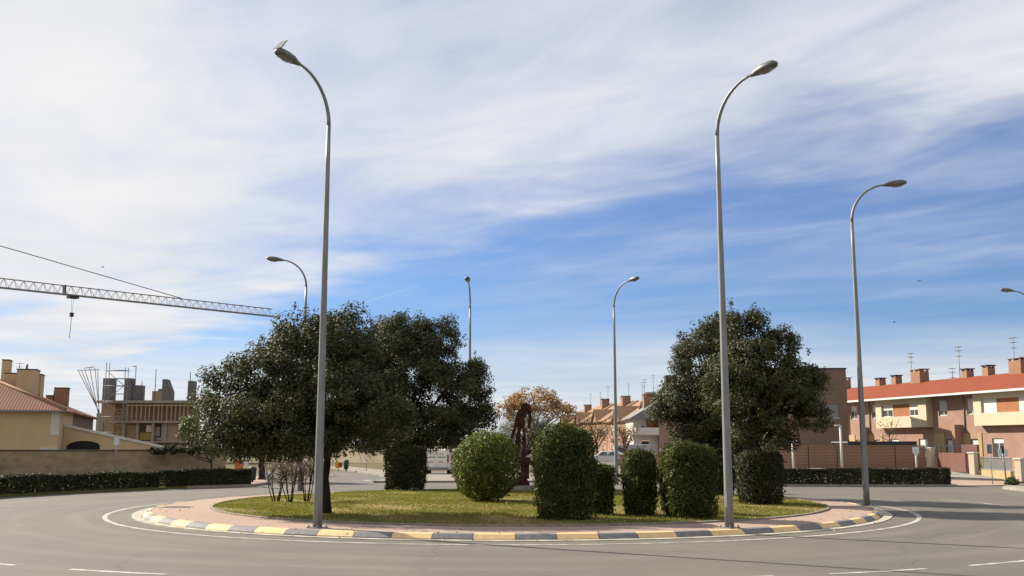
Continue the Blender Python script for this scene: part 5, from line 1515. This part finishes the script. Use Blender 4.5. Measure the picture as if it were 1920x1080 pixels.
# ================================================================== vehicles
def van(px, py, Y, label, rz=0.0, mat='van_white', group='vans parked beyond the island', marks=True):
    p = P(px, py, Y); zg = gz(p.x, Y) + 0.004
    t = thing('parked_van', (p.x, Y, zg), label, 'van', rz, group)
    # local -y is the rear end facing the camera
    w = 0.97
    prof = [(-2.45, 0.42), (2.25, 0.42), (2.45, 0.6), (2.42, 1.0), (1.75, 1.18), (1.15, 1.86), (0.7, 1.98), (-2.2, 2.0), (-2.42, 1.9), (-2.5, 1.0)]
    m = MB(); n = len(prof); vs_ = []
    for sx_, sc in ((-1, 1.0), (1, 1.0)):
        for y, z in prof: vs_.append((sx_ * (w - (0.09 * max(0, z - 1.05))), y, z))
    fs_ = [tuple(range(n)), tuple(reversed(range(n, 2 * n)))] + [(i, n + i, n + (i + 1) % n, (i + 1) % n) for i in range(n)]
    m.add(vs_, fs_).build('body', MAT[mat], t, 0.04)
    def rear(x0, x1, z0, z1, nm, mt, parent=t, y=-2.52):
        return MB().b(x0, x1, y - 0.02, y + 0.06, z0, z1).build(nm, MAT[mt], parent)
    dl = rear(-0.74, -0.012, 0.62, 1.84, 'rear_door', mat); dr = rear(0.012, 0.74, 0.62, 1.84, 'rear_door', mat)
    for d_, x0, x1 in ((dl, -0.66, -0.08), (dr, 0.08, 0.66)):
        MB().b(x0, x1, -2.56, -2.541, 1.34, 1.42).build('door_trim', MAT['grey_blind'], d_)
        if marks:
            MB().b(x0 + 0.06, x1 - 0.16, -2.552, -2.541, 0.98, 1.06).build('reflector', MAT['orange_mark'], d_)
    if marks:   # small dark lettering across the top of the doors, too small to read
        x = -0.52
        for k, ww in enumerate((0.09, 0.05, 0.07, 0.05, 0.08, 0.06)):
            MB().b(x, x + ww, -2.552, -2.541, 1.55, 1.66 + 0.03 * (k % 2)).build('lettering', MAT['grey_paint'], dl if x + ww < 0 else dr); x += ww + 0.12
    for sx_ in (-1, 1):
        rear(sx_ * 0.86 - 0.06, sx_ * 0.86 + 0.06, 0.95, 1.55, 'tail_light', 'red_lens', y=-2.49)
        MB().tube([(sx_ * 0.9, 1.3, 1.2), (sx_ * 1.12, 1.28, 1.25)], 0.03, 5).box((sx_ * 1.14, 1.27, 1.33), (0.2, 0.1, 0.3)).build('mirror', MAT['dark_metal'], t)
        MB().b(sx_ * 0.965 - 0.01, sx_ * 0.965 + 0.01, 0.35, 1.15, 1.14, 1.62).build('side_window', MAT['glass'], t)
        for y in (-1.45, 1.5):
            wh = MB().tube([(sx_ * 0.74, y, 0.33), (sx_ * 0.96, y, 0.33)], 0.33, 16).build('wheel', MAT['tyre'], t)
            MB().tube([(sx_ * 0.955, y, 0.33), (sx_ * 0.985, y, 0.33)], 0.19, 10).build('rim', MAT['galvanised'], wh)
    MB().b(-0.92, 0.92, -2.62, -2.45, 0.40, 0.60).build('bumper', MAT['grey_blind'], t, 0.02)
    MB().b(-0.26, 0.26, -2.56, -2.541, 0.70, 0.81).build('number_plate', MAT['white_paint'], t)
    MB().b(-0.62, 0.62, 1.33, 1.37, 1.32, 1.74).build('windscreen', MAT['glass'], t)
    return t
van(823, 888, 81, 'white van seen from behind with red tail lights, left of the ball bush')
van(872, 884, 86, 'pale van beside the white one, mostly hidden behind the ball bush', 0.05, 'car_silver', marks=False)
v = van(1180, 850, 116, 'silver van parked side on beyond the brick garden wall', math.radians(80), 'car_silver', marks=False); v.location.z += 0.1
def car(px, py, Y, rz, label, mat='white_paint', lift=0.0):
    p = P(px, py, Y)
    t = thing('parked_car', (p.x, Y, gz(p.x, Y) + lift), label, 'car', rz)
    prof = [(-1.95, 0.35), (1.9, 0.35), (2.0, 0.55), (1.9, 0.82), (1.05, 0.95), (0.45, 1.38), (-0.9, 1.44), (-1.75, 1.0), (-2.0, 0.9), (-2.05, 0.55)]
    n = len(prof); vs_ = []
    for sx_ in (-1, 1):
        for y, z in prof: vs_.append((sx_ * (0.86 - 0.22 * max(0, z - 0.9)), y, z))
    MB().add(vs_, [tuple(range(n)), tuple(reversed(range(n, 2 * n)))] + [(i, n + i, n + (i + 1) % n, (i + 1) % n) for i in range(n)]).build('body', MAT[mat], t, 0.05)
    for sx_ in (-1, 1):
        for (y0, y1) in ((-1.2, -0.28), (-0.2, 0.6)):
            MB().add([(sx_ * 0.862, y0, 0.97), (sx_ * 0.862, y1 + 0.15, 0.97), (sx_ * 0.785, y1 - 0.2, 1.32), (sx_ * 0.785, y0 + 0.2, 1.34), (sx_ * 0.80, y0, 0.97), (sx_ * 0.80, y1 + 0.15, 0.97), (sx_ * 0.74, y1 - 0.2, 1.32), (sx_ * 0.74, y0 + 0.2, 1.34)],
                     [(0, 1, 2, 3), (4, 7, 6, 5), (0, 4, 5, 1), (1, 5, 6, 2), (2, 6, 7, 3), (3, 7, 4, 0)]).build('window', MAT['glass'], t)
        for y in (-1.25, 1.3):
            wh = MB().tube([(sx_ * 0.66, y, 0.31), (sx_ * 0.87, y, 0.31)], 0.31, 16).build('wheel', MAT['tyre'], t)
            MB().tube([(sx_ * 0.865, y, 0.31), (sx_ * 0.89, y, 0.31)], 0.18, 10).build('rim', MAT['galvanised'], wh)
        MB().b(sx_ * 0.62 - 0.14, sx_ * 0.62 + 0.14, 1.93, 2.01, 0.62, 0.76).build('headlight', MAT['lamp_glass'], t)
        MB().b(sx_ * 0.68 - 0.1, sx_ * 0.68 + 0.1, -2.06, -1.98, 0.7, 0.85).build('tail_light', MAT['red_lens'], t)
    return t
car(1138, 866, 100, math.radians(78), 'white car parked left of the slender lamp post', lift=0.3)

# ================================================================== small street furniture
def sign_post(px, base_y, top_y, label, plates, Y=None, lean=0.0, z=0.0, r=0.035, col='galvanised', cat='sign', face=0.0):
    p = G(px, base_y, z) if Y is None else P(px, HORIZON, Y)
    zg = gz(p.x, p.y) + (0.12 if Y else z)
    H = P(px, top_y, p.y).z - zg; s = p.y / F_PX
    t = thing('road_sign', (p.x, p.y, zg), label, cat, face)
    if lean: t.rotation_euler = (0, lean, face)
    MB().tube([(0, 0, -0.1), (0, 0, H)], r, 8).build('pole', MAT[col], t)
    for (dx, z0, z1, w, mt, nm) in plates:
        m = MB().b(dx - w / 2, dx + w / 2, -0.075, -0.045, H - z1, H - z0); m.build(nm, MAT[mt], t, 0.006)
    return t
sign_post(219, 886, 821, 'small white sign plate on a thin pole before the left boundary wall', [(0, 0.0, 0.5, 0.34, 'white_paint', 'sign_plate')], Y=72)
sign_post(1716, 882, 838, 'white sign on a thick white post before the board fence', [(0, 0.0, 0.42, 0.42, 'white_paint', 'sign_plate'), (0, 0.43, 0.62, 0.2, 'white_paint', 'sign_plate')], Y=69, r=0.06, col='white_paint')
sign_post(1856, 903, 833, 'narrow grey sign plate on a thin pole before the grey bar railing', [(-0.08, 0.0, 0.55, 0.3, 'grey_paint', 'sign_plate')], Y=60.5, r=0.025)
sign_post(1882, 908, 836, 'slightly leaning traffic sign with white plates, near the right edge', [(-0.18, 0.15, 0.55, 0.2, 'white_paint', 'sign_plate'), (0.14, 0.2, 0.6, 0.22, 'white_paint', 'sign_plate'), (-0.02, 0.0, 0.42, 0.16, 'bin_green', 'lamp_housing')], Y=58.5, lean=-0.05, r=0.04)
sign_post(636, 880, 866, 'small yellow and red sign beside the left exit road', [(-0.14, 0.0, 0.55, 0.28, 'yellow_paint', 'sign_plate'), (0.16, 0.05, 0.5, 0.3, 'red_lens', 'sign_plate')], Y=92, r=0.03)
sign_post(457, 882, 862, 'orange and white panel behind the end of the left hedge', [(-0.25, 0.0, 0.55, 0.5, 'orange_mark', 'sign_plate'), (0.22, 0.0, 0.4, 0.25, 'white_paint', 'sign_plate')], Y=63, r=0.03)
sign_post(688, 885, 862, 'thin bare grey post on the far side of the left exit road', [(0, 0, 0.12, 0.1, 'grey_paint', 'sign_plate')], Y=88, r=0.03, cat='post')
def litter_bin(px, Y, label):
    p = P(px, HORIZON, Y)
    t = thing('litter_bin', (p.x, p.y, gz(p.x, p.y) + 0.135), label, 'bin')
    MB().lathe([(0.19, 0.12), (0.23, 0.75), (0.21, 0.79), (0.16, 0.79)], n=14).build('body', MAT['bin_green'], t)
    MB().tube([(0, 0, -0.05), (0, 0, 0.14)], 0.06, 8).build('foot', MAT['dark_metal'], t)
    MB().lathe([(0.24, 0.80), (0.25, 0.83), (0.13, 0.90), (0.02, 0.92)], n=14).build('lid', MAT['dark_metal'], t)
litter_bin(476, 61.5, 'dark green litter bin on the pink pavement by the end of the left hedge')
litter_bin(650, 88, 'dark litter bin beside the left exit road near the yellow sign')
def low_lamp(px, Y, top, label, side=-1):
    p = P(px, HORIZON, Y); zg = gz(p.x, Y) + 0.12; H = P(px, top, Y).z - zg
    t = thing('garden_lamp', (p.x, Y, zg), label, 'street lamp', 0, 'short white lamps by the board fence')
    MB().tube([(0, 0, -0.05), (0, 0, H)], [0.085, 0.075], 8).build('pole', MAT['white_paint'], t)
    MB().b(min(0, side * 0.36), max(0, side * 0.36), -0.07, 0.07, H - 0.03, H + 0.06).build('head', MAT['white_paint'], t, 0.01)
low_lamp(1577, 70, 798, 'short white lamp standing before the brown brick block')
low_lamp(1486, 73.2, 827, 'low white lamp partly hidden by the rightmost oak', 1)
# tufts at the sign's foot
p = P(1892, HORIZON, 58.6)
clipped(Vector((p.x, p.y, gz(p.x, p.y) + 0.1)), 0.75, 0.32, BALL, 2500, 'bright_leaf', 'low green plant at the foot of the leaning sign', None, 'ground_plant', 0.09, 91, stem=False)
# young tree before the terrace
bt = P(1668, HORIZON, 79)
def sapling():
    rng = np.random.default_rng(9)
    t = thing('young_tree', (bt.x, 79, gz(bt.x, 79) + .14), 'spindly bare young tree before the cream bay of the terrace', 'tree')
    m = MB().tube([(0, 0, 0), (0.02, 0, 1.6), (0, 0, 2.6)], [0.05, 0.04, 0.03], 6)
    for i in range(9):
        a = rng.uniform(0, 6.28); z = rng.uniform(1.4, 2.6); e = (math.cos(a) * 0.9, math.sin(a) * 0.5, z + rng.uniform(0.5, 1.3))
        m.tube([(0, 0, z), (e[0] * 0.6, e[1] * 0.6, z + (e[2] - z) * 0.4), e], [0.025, 0.018, 0.008], 4)
    m.build('trunk', MAT['twig'], t)
    c = np.stack([rng.normal(size=60) * 0.5, rng.normal(size=60) * 0.4, 3.0 + rng.normal(size=60) * 0.45], 1)
    leaf_mesh('crown', c, rng.normal(size=(60, 3)), 0.16, 0.1, MAT['autumn'], t, rng)
sapling()
# birds
def bird(px, py, Y, span, label, rz):
    p = P(px, py, Y)
    t = thing('bird', p, label, 'bird', rz)
    k = span / 2
    MB().lathe([(0.01, -0.32), (0.06, -0.2), (0.085, 0.0), (0.06, 0.18), (0.045, 0.26), (0.01, 0.34)], n=8).build('body', MAT['dark_metal'], t).rotation_euler = (math.pi / 2, 0, 0)
    for s in (-1, 1):
        vs_ = [(0, 0.1, 0), (s * k * 0.5, 0.16, 0.14), (s * k, -0.02, 0.04), (s * k * 0.5, -0.1, 0.12), (0, -0.1, 0)]
        vs_ += [(a, b, c - 0.025) for a, b, c in vs_]
        MB().add(vs_, [(0, 1, 2, 3, 4), (9, 8, 7, 6, 5)] + [(i, 5 + i, 5 + (i + 1) % 5, (i + 1) % 5) for i in range(5)]).build('wing', MAT['dark_metal'], t)
bird(192, 501, 150, 0.62, 'dark bird flying above the crane jib', 0.3)
bird(1723, 527, 170, 0.8, 'small dark bird high in the blue sky over the red roof', 0.1)
bird(1677, 604, 180, 0.6, 'tiny dark bird lower in the sky, right of the lamp post', 0.6)
